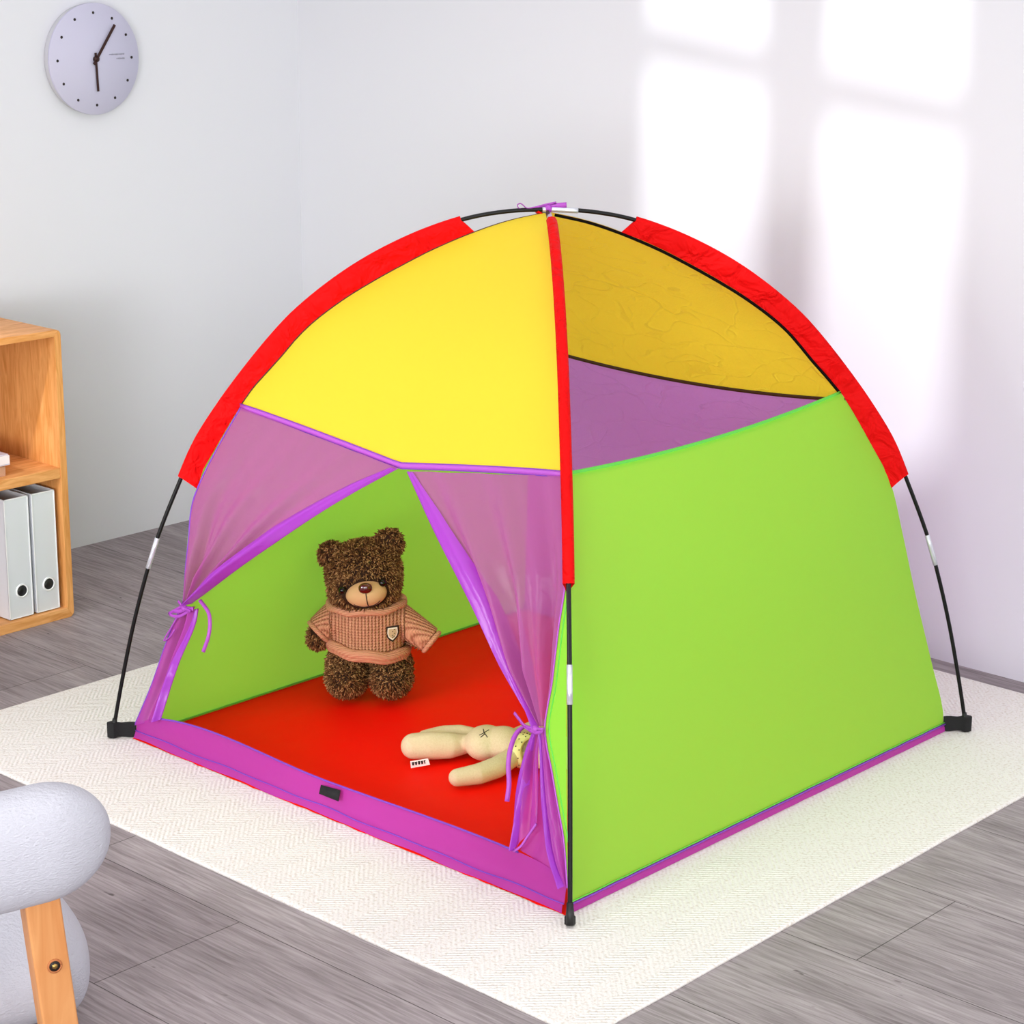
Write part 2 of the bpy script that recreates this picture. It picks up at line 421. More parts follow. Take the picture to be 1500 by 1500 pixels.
# ferrules where the poles cross
def arc_seg(k, r0, r1, lift, n=8):
    tab = sorted((r, z) for z, r in PO); return [DIR[k]*(r0+(r1-r0)*i/(n-1))+V((0, 0, interp(tab, abs(r0+(r1-r0)*i/(n-1)))+lift)) for i in range(n)]
f = MB().tube(arc_seg('R', -.012, .058, 0), .0054, 10).build('ferrule', M['silver'], pA); f['label'] = 'silver metal ferrule'
f = MB().tube(arc_seg('N', .006, .075, -.0085), .0054, 10).build('ferrule', M['silver'], pB); f['label'] = 'silver metal ferrule'
for k in 'NB':   # capped feet of the rod that stand outside the fabric corner
    p = [DIR[k]*.889+V((0, 0, .042)), DIR[k]*.893+V((0, 0, .02)), DIR[k]*.898+V((0, 0, .004))]
    MB().tube(p, [.0055, .0075, .0078], 12).build('pole_foot', M['black'], tent)
for k in 'LR':
    p = [DIR[k]*.889+V((0, 0, .042)), DIR[k]*.893+V((0, 0, .02)), DIR[k]*.896+V((0, 0, .004))]
    MB().tube(p, [.005, .006, .006], 12).build('pole_foot', M['black'], tent)
for k in 'LNRB':  # webbing from fabric corner to pole foot
    t = V((-DIR[k].y, DIR[k].x, 0)); r0, r1 = (.846, .906) if k in 'LR' else (.84, .893)
    w = .032 if k in 'LR' else .016; mb = MB(); zc = w/2+.002
    rows = []
    for i in range(9):
        u = i/8; r = r0+(r1-r0)*u; hh = w/2*(1+.05*math.sin(u*9)); th = .003+.007*math.exp(-((r-.893)/.008)**2)
        c = DIR[k]*r+V((0, 0, zc))
        rows.append([c-t*th-V((0, 0, hh)), c+t*th-V((0, 0, hh)), c+t*th+V((0, 0, hh)), c-t*th+V((0, 0, hh))])
    mb.grid(rows, 0, True); mb.f += [(3, 2, 1, 0), (32, 33, 34, 35)]; mb.m += [0, 0]
    mb.build('webbing_strap', M['webbing'], tent, bevel=.0015)

# sleeves
SL = smooth_poly([(r, z, 0) for z, r in PO], 161)
def sleeve(k):
    d = DIR[k]; t = V((-d.y, d.x, 0)); rows = []; n = 46
    for i in range(n):
        u = i/(n-1); z = .558+(1.079-.558)*(1-(1-u)**1.15) if False else None
        j = 0
        # walk along the pole from z=.555 to r=.166
        i0 = min(range(161), key=lambda q: abs(SL[q].y-.556)); i1 = min(range(161), key=lambda q: abs(SL[q].x-(.168 if k != 'N' else .105)) + (0 if SL[q].y > .9 else 9))
        q = i0+(i1-i0)*u; qa = int(q); fr = q-qa; P = SL[qa]*(1-fr)+SL[min(160, qa+1)]*fr
        # direction normal to the pole, inward
        T = (SL[min(160, qa+2)]-SL[max(0, qa-2)]).normalized(); nn = V((T.y, -T.x, 0))
        if nn.x > 0 and nn.y > 0 or nn.y > 0 and T.x < 0 and nn.x > 0: nn = -nn
        if nn.dot(V((-P.x, -P.y+.2, 0))) < 0: nn = -nn
        # nearest seam point
        best = min(SP[k], key=lambda s_: (s_-(d*P.x+V((0, 0, P.y)))).length)
        # slanted ends
        e = 0
        if u < .06: e = (.06-u)/.06
        top = 0
        if u > .95: top = (u-.95)/.05
        sp = best.copy()
        if e: sp += (SP[k][max(0, SP[k].index(best)-6)]-best)*0 - V((0, 0, .018))*e*0
        Pw = d*P.x+V((0, 0, P.y)); nw = d*nn.x+V((0, 0, nn.y))
        w = .0068+.0012*noise.noise(Pw*30)
        if k == 'N': w = .0105
        mid = Pw.lerp(sp, .5); wob = .0016*noise.noise(Pw*40+V((3, 1, 0)))
        rows.append([sp+t*.0012, mid+t*(w*.55+wob), Pw+t*w, Pw-nw*.0066+t*w*.6, Pw-nw*.0078, Pw-nw*.0066-t*w*.6, Pw-t*w, mid-t*(w*.55-wob), sp-t*.0012])
    # slant ends: pull the seam side of the lower end down and of the upper end towards the apex
    T0 = (rows[0][0]-rows[2][0]).normalized()
    for m_, f_ in ((0, 1.), (1, .45)):
        dn = V((0, 0, -1))*.014+d*0
        for jj, kk in ((0, 1), (8, 1), (1, .5), (7, .5)): rows[m_][jj] += dn*kk*f_
    for m_, f_ in ((-1, 1.), (-2, .45)):
        tt = (rows[-1][4]-rows[-4][4]).normalized()*.018
        for jj, kk in ((0, 1), (8, 1), (1, .5), (7, .5)): rows[m_][jj] += tt*kk*f_
    o = MB().grid(rows).build('pole_sleeve', M['red_sleeve'], tent)
    o['label'] = 'red fabric sleeve holding the bent pole'
    return o
for k in 'LNRB': sleeve(k)

# upper yellow panels and lower panels between two seams
def chord(a, b_, sa, sb, u, sag=0, bulge=0, out=V((0, 0, 0))):
    A, B_ = seam_rz(a, sa), seam_rz(b_, sb)
    k = 4*u*(1-u)
    return A.lerp(B_, u)+V((0, 0, -sag*k))+out*(bulge*k)
def upper(name, a, b_, za, zb, sagf, m, label, out):
    sa0, sb0 = s_of_z(a, za), s_of_z(b_, zb); rows = []
    for i in range(31):
        v = i/30; row = []
        for j in range(41):
            u = j/40; sg = sagf(u)*(1-v)**1.5
            A, B_ = seam_rz(a, sa0+(1-sa0)*v), seam_rz(b_, sb0+(1-sb0)*v)
            k = 4*u*(1-u)
            p = A.lerp(B_, u)+V((0, 0, -sg))+out*(.010*k*math.sin(math.pi*min(1, v*1.3)))
            # keep sagging cloth on the slope
            slope = out*(sg*.35); row.append(p+slope)
        rows.append(row)
    o = MB().grid(rows).build(name, m, tent); o['label'] = label
    return rows[0]
OF, OR_, OS, OW = V((0, -1, 0)), V((0, 1, 0)), V((1, 0, 0)), V((-1, 0, 0))
def vsag(u):   # V-shaped sag where the door hangs
    c = .545; t = u/c if u < c else (1-u)/(1-c)
    return .044*(t**1.15)
front_edge = upper('roof_panel', 'L', 'N', .709, .722, vsag, M['yellow'], 'plain yellow upper front panel', OF)
rear_edge = upper('roof_panel', 'B', 'R', .709, .716, lambda u: .024*4*u*(1-u), M['yellow_rear'], 'wrinkled yellow upper rear panel', OR_)

def rows_down(edge, a, b_, out, zbot=.016, n=24):
    """panel from an upper edge curve down to the hem"""
    m = len(edge)-1; rows = []
    za, zb = edge[0].z, edge[-1].z
    for i in range(n+1):
        v = i/n; row = []
        for j, p in enumerate(edge):
            u = j/m; A = seam_rz(a, s_of_z(a, za*(1-v)+zbot*v)); B_ = seam_rz(b_, s_of_z(b_, zb*(1-v)+zbot*v))
            base = A.lerp(B_, u); sag = (p.z-(za*(1-u)+zb*u))*(1-v)
            q = base+V((0, 0, sag)); off = (p-(seam_rz(a, s_of_z(a, za)).lerp(seam_rz(b_, s_of_z(b_, zb)), u)+V((0, 0, p.z-(za*(1-u)+zb*u)))))*(1-v)
            row.append(q+off*(1-v))
        rows.append(row)
    return rows
o = MB().grid(rows_down(rear_edge, 'B', 'R', OR_, .0)).build('rear_panel', M['purple_rear'], tent); o['label'] = 'purple lower rear panel seen from inside'
def side_edge(a, b_, za, zb, sag, out):
    sa, sb = s_of_z(a, za), s_of_z(b_, zb)
    return [seam_rz(a, sa).lerp(seam_rz(b_, sb), j/40)+V((0, 0, -sag*4*(j/40)*(1-j/40))) for j in range(41)]
GE = side_edge('N', 'R', .722, .735, .017, OS)
GR = rows_down(GE, 'N', 'R', OS)
o = MB().grid(GR).build('side_panel', M['green'], tent); o['label'] = 'smooth lime green side panel facing the camera'
GE2 = side_edge('B', 'L', .722, .735, .017, OW)
GR2 = rows_down(GE2, 'B', 'L', OW, .003)
o = MB().grid(GR2).build('side_panel', M['green'], tent); o['label'] = 'lime green far side panel seen through the door'

# the green cloth runs round the corner to the gathered door seam
def gather_edge():
    pts = smooth_poly([(*q, 0) for q in [(831, 800), (829, 855), (820, 913), (808, 1010), (799, 1066), (810, 1133), (818, 1180), (826, 1224), (832, 1303)]], 40)
    return [front(p.x, p.y) for p in pts]
ge_ = gather_edge()
rows = [[p.lerp(seam('N', p.z), j/6)+V((0, -.001, 0)) for j in range(7)] for p in ge_]
o = MB().grid(rows).build('corner_gusset', M['green'], tent); o['label'] = 'green cloth between the door flap and the corner rod'
# hems, bindings
def line_part(name, pts, m, r=.0016, label=None, flat=None, n=8):
    o = MB().tube(pts, r, n, flat=flat).build(name, M[m], tent)
    if label: o['label'] = label
    return o
o = MB().ribbon([p+OS*.0015-V((0, 0, .005)) for p in GE], V((0, 0, 1)), .011, .0009).build('window_hem', M['green_seam'], tent); o['label'] = 'darker green hem along the window opening'
MB().ribbon([p+OW*.0015-V((0, 0, .005)) for p in GE2], V((0, 0, 1)), .011, .0009).build('window_hem', M['green_seam'], tent)
# dark bound edge of the window arch, on the R and N seams of the camera side
def seam_path(k, z0, s1=1., off=V((0, 0, 0)), n=50):
    s0 = s_of_z(k, z0); return [seam_rz(k, s0+(s1-s0)*i/(n-1))+off for i in range(n)]
def densify(path):  # seam_rz is stepped: smooth it
    return smooth_poly(path[::3]+([path[-1]] if (len(path)-1) % 3 else []), 60)
line_part('window_binding', densify(seam_path('R', .735, 1., V((.001, -.001, -.004)))), 'dark_seam', .0030, 'dark bound edge of the window arch')
line_part('window_binding', densify(seam_path('N', .722, .97, V((.002, .002, -.002)))), 'dark_seam', .0012)
line_part('seam_piping', densify(seam_path('L', .709, 1., V((0, -.002, -.001)))), 'brown_seam', .0012)
# rear seam between yellow and purple (seen from inside)
o = MB().ribbon([p-OR_*.002 for p in rear_edge], V((0, 0, 1)), .007, .001).build('rear_seam', M['brown_seam'], tent); o['label'] = 'brown seam between yellow and purple rear panels'
# front band
for off, w, m in ((.003, .013, 'purple_tape'),):
    o = MB().ribbon([p+OF*off-V((0, 0, .004)) for p in front_edge], V((0, 0, 1)), w, .001).build('door_header', M[m], tent); o['label'] = 'narrow purple tape between yellow roof and door'
for dz in (.002, -.0095):
    line_part('stitch_line', [p+OF*.0045+V((0, 0, dz)) for p in front_edge], 'purple_seam', .0008)

# ground strip (purple) round the bottom
def base_pts(a, b_, z, n=40, k=0): return [DIR[a].lerp(DIR[b_], i/n)*(.847)+V((0, 0, z+.0012*noise.noise(V((i*.9, k, 0))))) for i in range(n+1)]
for a, b_, out, lab in (('N', 'R', OS, 'purple strip under the green side panel'), ('B', 'L', OW, None), ('R', 'B', OR_, None)):
    zt = 1 if a == 'N' else .3
    rows = [[p+out*.004+V((0, 0, -.0)) for p in base_pts(a, b_, .0015, k=1)], [p+out*.0035 for p in base_pts(a, b_, .010*zt, k=2)], [p+out*.0005 for p in base_pts(a, b_, .0185*zt, k=1)], [p-out*(.003 if a == 'N' else -.001) for p in base_pts(a, b_, .018*zt, k=1)]]
    o = MB().grid(rows).build('ground_strip', M['sill'], tent)
    if lab: o['label'] = lab
line_part('stitch_line', [p+OS*.0035 for p in base_pts('N', 'R', .0175)], 'purple_seam', .0016)
line_part('seam_piping', smooth_poly([p+OS*.002 for p in base_pts('N', 'R', .021)], 40), 'green_seam', .0012)

# red floor sheet
n = 56; rows = []
for i in range(n+1):
    row = []
    for j in range(n+1):
        x = -.600+1.2*i/n; y = -.600+1.2*j/n
        e = min(x+.6, .6-x, y+.6, .6-y)
        if j == 0: y -= .008+.004*noise.noise(V((x*40, 0, 0)))
        z = .0030+max(0, .0022*noise.noise(V((x*5, y*5, 2)))*min(1, e*8))+.0008*noise.noise(V((x*22, y*22, 0)))*min(1, e*8)
        if e < 1e-6: z = .001
        row.append(V((x, y, z)))
    rows.append(row)
o = MB().grid(rows).build('ground_sheet', M['red_floor'], tent); o['label'] = 'bright red floor sheet of the tent'
# narrow green seam where the far wall meets the red sheet
line_part('seam_piping', [V((-.5955, -.59+1.18*i/30, .0065)) for i in range(31)], 'green_seam', .0016)

# ---- door: everything on the sloped front face
sill_top = smooth_poly([front(x, y) for x, y in ((200, 1058), (236, 1053), (480, 1144), (755, 1246), (800, 1268), (832, 1290))], 60)
sill_rows = []
for k, (zz, oy) in enumerate(((.0015, .008), (.008, .006), (.0145, .0045), (.0165, .0015))):
    sill_rows.append([V((p.x+(-.597-sill_top[0].x)*(1-i/59)*(0), -.5985-oy+.0015*math.sin(i*.8+k), zz+.0009+.0012*math.sin(i*.5+k*2))) for i, p in enumerate(sill_top)])
for v in (.25, .5, .75, 1.):
    sill_rows.append([V((p.x, -.599*(1-v)+p.y*v+OF.y*.004*math.sin(v*math.pi)*math.sin(i*.33)*.8, .0165*(1-v)+p.z*v)) for i, p in enumerate(sill_top)])
o = MB().grid(sill_rows).build('door_sill', M['sill'], tent); o['label'] = 'pink purple sill strip across the door bottom'
line_part('stitch_line', [p+V((0, -.0015, 0)) for p in sill_top[3:-6]], 'purple_seam', .0020, 'violet bound edge of the sill')
line_part('stitch_line', [V((p.x, p.y-.0014, p.z)) for p in sill_rows[3]], 'purple_seam', .0013)
# velcro patch
c0, c1, c2, c3 = [front(x, y, .002)+V((0, -.0035, 0)) for x, y in ((473, 1149), (501, 1157), (498, 1173), (470, 1162))]
mb = MB(); nn = (c1-c0).cross(c3-c0).normalized(); nn = nn if nn.y < 0 else -nn
mb.add([c0, c1, c2, c3]+[c+nn*.0018 for c in (c0, c1, c2, c3)], [(0, 1, 2, 3), (4, 5, 6, 7), (0, 1, 5, 4), (1, 2, 6, 5), (2, 3, 7, 6), (3, 0, 4, 7)])
o = mb.build('velcro_patch', M['webbing'], tent); o['label'] = 'small black hook and loop patch'

def curtain(segs, name, label, nrow=46, ncol=44):
    """segs: list of (leftpx, rightpx, amp0, amp1, folds, phase, curl, flip) sheets joined in one mesh, u=0 seam side"""
    mb = MB()
    for A, B_, amp, folds, ph, curl, base_off, mi in segs:
        folds_rows = []
        a = smooth_poly([(*p, 0) for p in A], nrow); b = smooth_poly([(*p, 0) for p in B_], nrow); rows = []
        for i in range(nrow):
            v = i/(nrow-1); row = []
            pa, pb = front(a[i].x, a[i].y), front(b[i].x, b[i].y)
            d = pb-pa; wdt = d.length; dn = d.normalized() if wdt > 1e-6 else V((1, 0, 0))
            am = min(amp(v), wdt/(folds*2.2) if folds else 1)
            for j in range(ncol+1):
                u = j/ncol; p = front(a[i].x+(b[i].x-a[i].x)*u, a[i].y+(b[i].y-a[i].y)*u)
                w = math.sin(2*math.pi*(folds*(u**1.25)+ph)+.5*math.sin(u*9))
                w += .35*math.sin(2*math.pi*(folds*2.1*u+ph*2))
                edge = min(1, u*8)*min(1, (1-u)*8+.25)
                row.append(p+V((0, -1, 0))*(base_off+am*w*edge))
            if curl:
                fw = curl*2.6*interp([(0, .25), (.15, .6), (.5, 1.), (.8, .85), (1, .35)], v); fw = min(fw, wdt*.5)
                P = row[-1]; t = (row[-1]-row[-4]).normalized(); o_ = V((0, -1, 0)); th_ = .005
                fold = [P+t*.0008+o_*0]
                for q in range(1, 6):
                    th = math.pi*q/6; fold.append(P+t*(.004*math.sin(th))+o_*(th_*(1-math.cos(th))*.5))
                for q in range(1, 9):
                    f2 = q/8; fold.append(P-t*(fw*f2)+o_*(th_+.010*math.sin(f2*math.pi)*(.4+v)+.002*math.sin(f2*9+v*4)))
                folds_rows.append(fold)
            rows.append(row)
        mb.grid(rows, mi)
        if folds_rows: mb.grid(folds_rows, 2)
    o = mb.build(name, [M['organza'], M['organza_low'], M['organza_fold']], tent, weld=False); o['label'] = label
    return o
# left
LA = [(354, 597), (318, 660), (292, 713), (283, 740), (278, 791), (273, 840), (269, 884)]
LB = [(584, 685), (520, 720), (470, 750), (400, 797), (350, 832), (308, 864), (281, 884)]
LC = [(266, 890), (244, 945), (225, 1000), (199, 1062)]
LD = [(290, 892), (287, 911), (263, 970), (236, 1054)]
curtain([(LA, LB, lambda v: .001+.020*v**2, 3.4, .1, .017, .003, 0),
         (LC, LD, lambda v: .011*(1-v)+.0045, 1.4, .3, .010, .003, 1)], 'door_flap', 'sheer mauve left door flap gathered by a tie')
RA = [(827, 697), (831, 800), (829, 855), (820, 913), (808, 1010), (799, 1064)]
RB = [(602, 690), (640, 772), (700, 889), (740, 973), (770, 1028), (789, 1062)]
RC = [(800, 1068), (810, 1133), (818, 1180), (826, 1224), (832, 1300)]
RD = [(792, 1070), (790, 1110), (785, 1160), (780, 1205), (760, 1246)]
FA = [(794, 1070), (792, 1110), (792, 1150), (790, 1203)]
FB = [(787, 1070), (775, 1100), (763, 1150), (757, 1243)]
SA = [(800, 1068), (810, 1133), (818, 1180), (826, 1224), (832, 1300)]
SB = [(795, 1070), (797, 1110), (800, 1180), (810, 1250), (830, 1296)]
curtain([(RA, RB, lambda v: .003+.024*v**1.2, 2.6, .45, .019, .003, 0),
         (RC, RD, lambda v: .002, 1, 0, 0, -.004, 1),
         (FA, FB, lambda v: .009*(1-v)+.005, 1.5, .2, .010, .006, 1),
         (SA, SB, lambda v: .005, 1.2, .6, .005, .005, 1)], 'door_flap', 'sheer pink right door flap gathered by a tie')
# hem of the hanging flap
line_part('flap_hem', smooth_poly([front(x, y)+V((0, -.008, 0)) for x, y in ((757, 1245), (767, 1238), (778, 1222), (790, 1205))], 16), 'purple_tape', .0022)
# vertical seams of the door at both corners
line_part('seam_piping', densify([front(x, y)+V((0, -.003, 0)) for x, y in [(p.x, p.y) for p in smooth_poly([(*q, 0) for q in LA+LC], 60)]]), 'purple_seam', .0018)
line_part('seam_piping', densify([front(x, y)+V((.001, -.003, 0)) for x, y in [(p.x, p.y) for p in smooth_poly([(*q, 0) for q in RA[:-1]+[(799, 1064)]+RC[1:]], 60)]]), 'purple_tape', .0015)
line_part('seam_piping', densify([front(x+4, y)+V((.003, -.001, 0)) for x, y in [(p.x, p.y) for p in smooth_poly([(*q, 0) for q in RA[2:-1]+[(799, 1064)]+RC[1:]], 60)]]), 'green_seam', .0013, 'green bound edge beside the door flap')
# ties
def tie(pts, w, off=-.012, th=.0007, wd=None):
    P = smooth_poly([front(x, y)+V((0, off, 0)) for x, y in pts], 26)
    return P
def tie_part(name, lab, paths):
    mb = MB()
    for pts, w, off in paths:
        P = tie(pts, w, off)
        mb.ribbon(P, CR, w, .0009) if pts[0][1] != pts[-1][1] and abs(pts[0][0]-pts[-1][0]) < abs(pts[0][1]-pts[-1][1]) else mb.ribbon(P, V((0, 0, 1)), w, .0009)
    o = mb.build(name, M['cord'], tent); o['label'] = lab
tie_part('door_tie', 'purple ribbon tie on the right door flap', [
    ([(783, 1066), (791, 1070), (801, 1068), (803, 1063)], .006, -.014),
    ([(781, 1062), (790, 1063), (802, 1065)], .005, -.016),
    ([(784, 1066), (776, 1062), (765, 1070), (756, 1090), (752, 1116), (753, 1145), (750, 1171)], .0085, -.013),
    ([(785, 1063), (776, 1060), (768, 1050), (761, 1041)], .006, -.014)])
tie_part('door_tie', 'purple ribbon tie on the left door flap', [
    ([(262, 893), (272, 893), (283, 889), (291, 890)], .008, -.014),
    ([(270, 878), (277, 887), (288, 893)], .006, -.016),
    ([(274, 886), (262, 893), (255, 897), (268, 901), (284, 893)], .006, -.013),
    ([(296, 878), (309, 897), (311, 912), (309, 930), (301, 954)], .0075, -.006),
    ([(268, 897), (258, 915), (246, 937), (254, 932), (262, 920)], .003, -.010)])
tk = MB()
for x, y in ((277, 889), (791, 1065)): tk.ball(front(x, y)+V((0, -.013, 0)), (.009, .006, .007))
o = tk  # knots belong to their ties
for (x, y) in ((277, 889), (791, 1065)):
    MB().ball(front(x, y)+V((0, -.012, 0)), (.0085, .006, .0065), p=.9).build('tie_knot', M['cord'], tent)
# bow on top where poles cross
A0 = V((0, 0, 1.1045))
mb = MB()
def topp(x, y): return on_plane(x, y, A0, (CF.x, CF.y, 0))
mb.ribbon(smooth_poly([topp(x, y) for x, y in ((752, 309), (770, 307), (785, 304), (800, 300), (815, 297))], 16), V((0, 0, 1)), .005, .001)
mb.ribbon(smooth_poly([topp(x, y) for x, y in ((790, 303), (800, 301), (815, 301), (830, 300))], 12), V((0, 0, 1)), [.006]*6+[.010]*6, .001)
mb.ribbon(smooth_poly([topp(x, y) for x, y in ((785, 304), (772, 305), (762, 298), (758, 300), (760, 305), (772, 306))], 24), CF, .008, .0007)
mb.ball(A0+V((0, 0, -.004)), (.008, .008, .008))
o = mb.build('apex_tie', M['cord'], tent); o['label'] = 'purple ribbon tied over the crossing poles'
mb = MB().ribbon(smooth_poly([topp(x, y)+V((0, 0, 0)) for x, y in ((788, 306), (786, 309), (790, 312), (794, 314))], 8), V((1, 0, 0)), .010, .0015)
mb.build('apex_tab', M['red_sleeve'], tent)
mb = MB().tube(smooth_poly([SP['N'][200]+V((-.004, 0, .004)), seam('N', 1.088)+V((.002, -.004, .001)), seam('N', 1.078)+V((.004, -.004, .001))], 8), [.003, .0045, .0045, .0045, .0045, .004, .003, .001], 8)
mb.build('apex_loop', M['brown_seam'], tent)

# ------------------------------------------------------------------ TEDDY BEAR
def xform(o_pts, Mx): return [Mx@p for p in o_pts]
mat('eye', '#020202', .2, spec=.4); mat('nose', '#4A100C', .15, spec=.8); mat('muzzle', '#C9A172', .85, bump=(300, .4, .001))
mat('thread', '#1A0E0A', .6); mat('patch_white', '#EFE6D8', .8); mat('patch_tan', '#C8B08A', .8)
def fur_mat():
    m = bpy.data.materials.new('bear_fur'); m.use_nodes = True; nt = m.node_tree; N = nt.nodes; L = nt.links
    b = N['Principled BSDF']; b.inputs['Roughness'].default_value = .75; b.inputs['Specular IOR Level'].default_value = .2
    a = N.new('ShaderNodeAttribute'); a.attribute_name = 'tip'
    r = N.new('ShaderNodeValToRGB'); r.color_ramp.elements[0].color = lin('#2C190B'); r.color_ramp.elements[1].color = lin('#D8AE76')
    e = r.color_ramp.elements.new(.45); e.color = lin('#7E5630')
    L.new(a.outputs['Fac'], r.inputs['Fac']); L.new(r.outputs['Color'], b.inputs['Base Color'])
    M['fur'] = m
fur_mat()
def knit_mat():
    m = bpy.data.materials.new('knit'); m.use_nodes = True; nt = m.node_tree; N = nt.nodes; L = nt.links
    b = N['Principled BSDF']; b.inputs['Roughness'].default_value = .9; b.inputs['Specular IOR Level'].default_value = .15
    b.inputs['Base Color'].default_value = lin('#BC7F5E')
    tc = N.new('ShaderNodeTexCoord'); n = N.new('ShaderNodeTexNoise'); n.inputs['Scale'].default_value = 350
    L.new(tc.outputs['Object'], n.inputs['Vector'])
    def mth(op, a, bb=None):
        k = N.new('ShaderNodeMath'); k.operation = op
        for i, q in enumerate((a, bb)):
            if q is None: continue
            if isinstance(q, (int, float)): k.inputs[i].default_value = q
            else: L.new(q, k.inputs[i])
        return k.outputs[0]
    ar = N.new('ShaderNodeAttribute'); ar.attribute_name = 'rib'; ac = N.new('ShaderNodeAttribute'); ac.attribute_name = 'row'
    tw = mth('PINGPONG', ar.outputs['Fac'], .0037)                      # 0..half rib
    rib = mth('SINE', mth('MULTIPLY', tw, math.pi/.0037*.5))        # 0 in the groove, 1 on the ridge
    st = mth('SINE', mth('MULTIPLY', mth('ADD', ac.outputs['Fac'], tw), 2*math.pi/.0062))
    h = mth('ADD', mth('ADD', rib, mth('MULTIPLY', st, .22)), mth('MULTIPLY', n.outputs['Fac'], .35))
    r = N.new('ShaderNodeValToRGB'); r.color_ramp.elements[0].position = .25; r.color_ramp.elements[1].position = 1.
    r.color_ramp.elements[0].color = lin('#A0644A'); r.color_ramp.elements[1].color = lin('#CE9474')  # shade in the grooves between ribs is painted into the yarn colour
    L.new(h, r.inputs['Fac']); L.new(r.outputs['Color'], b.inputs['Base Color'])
    bp = N.new('ShaderNodeBump'); bp.inputs['Strength'].default_value = 1; bp.inputs['Distance'].default_value = .003
    L.new(h, bp.inputs['Height']); L.new(bp.outputs['Normal'], b.inputs['Normal'])
    M['knit'] = m
knit_mat()
bear = empty('teddy_bear', at(540, 1023, .0), math.atan2(CR.y, CR.x))
tag(bear, 'fluffy brown teddy bear in a knitted sweater standing on the red tent floor', 'teddy bear')
BZ = .012
def bear_part(mb, name, m, **k):
    return mb.build(name, m, bear, **k)
TH = math.radians(-8); RT = Matrix.Rotation(TH, 3, 'Y')
HC_ = V((-.006, -.012, .279+BZ))
def H(x, y, z): return HC_+RT@V((x, y, z))
b = MB()
b.ball(HC_, (.081, .076, .072), RT)
b.ball(H(0, -.03, -.022), (.078, .058, .052), RT)
b.ball(H(-.064, .008, .046), (.028, .020, .030), RT); b.ball(H(.062, .008, .056), (.031, .020, .032), RT)
b.ball((0, .0, .160+BZ), (.070, .058, .080))
for s, hx, hz in ((-1, -.106, .134), (1, .120, .126)):
    b.tube([V((s*.04, 0, .20+BZ)), V((s*.08, -.012, .17+BZ)), V((hx, -.024, hz+BZ))], [.03, .03, .026] if s < 0 else [.03, .024, .015], 14)
    b.ball((hx, -.024, hz-.001+BZ), (.023, .023, .022) if s < 0 else (.014, .012, .013))
for s, x in ((-1, -.045), (1, .051)):
    b.tube([V((x*.8, 0, .11+BZ)), V((x, -.01, .07+BZ)), V((x, -.014, .045+BZ))], [.040, .044, .044], 16)
    b.ball((x, -.028, .047+BZ), (.045, .050, .042))
vs, fs = blob(b, .0045, 5)
body = MB(); body.add(vs, fs, 0); nbase = len(vs)
tips = [0.0]*nbase
bv = BVHTree.FromPolygons(vs, fs)
# area-weighted random samples for the tufts
tri = []; acc = 0
for f_ in fs:
    q = [vs[i] for i in f_]; n_ = (q[1]-q[0]).cross(q[2]-q[0])
    ar = n_.length*(1 if len(q) == 4 else .5); acc += ar; tri.append(acc)
import bisect
mz0 = H(.006, -.082, -.024)
def in_sweater(p): return False
cnt = 0
while cnt < 13500:
    f_ = fs[min(len(fs)-1, bisect.bisect(tri, random.random()*acc))]; q = [vs[i] for i in f_]
    a_, b2 = random.random(), random.random()
    P = (q[0]*(1-a_)+q[1]*a_)*(1-b2)+((q[3] if len(q) == 4 else q[0])*(1-a_)+q[2]*a_)*b2
    n_ = (q[1]-q[0]).cross(q[2]-q[0]).normalized()
    z = P.z-BZ
    if .118 < z < .198 and abs(P.x) < .09: continue     # under the sweater
    if .15 < z < .22 and abs(P.x) < .12: continue
    if (lambda q: (q.x/.046)**2+(q.y/.040)**2+(q.z/.031)**2 < 1.15)(RT.transposed()@(P-H(.006, -.074, -.024))): continue
    if any((P-e).length < .011 for e in (H(-.042, -.072, -.008), H(.044, -.074, -.004))): continue
    cnt += 1
    L_ = random.uniform(.007, .0125); g = V((random.uniform(-1, 1), random.uniform(-1, 1), random.uniform(-1, 1)))*.55
    d1 = (n_+g*.8+V((0, 0, -.25))).normalized(); d2 = (n_*.5+g+V((0, 0, -.45))).normalized()
    w = random.uniform(.0013, .0023); t1 = d1.orthogonal().normalized(); t2 = d1.cross(t1)
    P0 = P-n_*.001; P1 = P0+d1*L_*.5; P2 = P1+d2*L_*.5
    vv = []
    for c, k in ((P0, 1.), (P1, .85)):
        for j in range(3):
            an = 2*math.pi*j/3; vv.append(c+(t1*math.cos(an)+t2*math.sin(an))*w*k)
    vv.append(P2)
    for q in vv: q.z = max(q.z, .0070)
    body.add(vv, [(0, 1, 4, 3), (1, 2, 5, 4), (2, 0, 3, 5), (3, 4, 6), (4, 5, 6), (5, 3, 6)], 0)
    lt = random.choice((.25, .5, .75, 1.05)); tips += [.1]*3+[.55*lt]*3+[1.*lt]
ob = body.build('body', M['fur'], bear, weld=False)
at_ = ob.data.attributes.new('tip', 'FLOAT', 'POINT'); at_.data.foreach_set('value', tips)
ob['label'] = 'curly dark brown plush body'
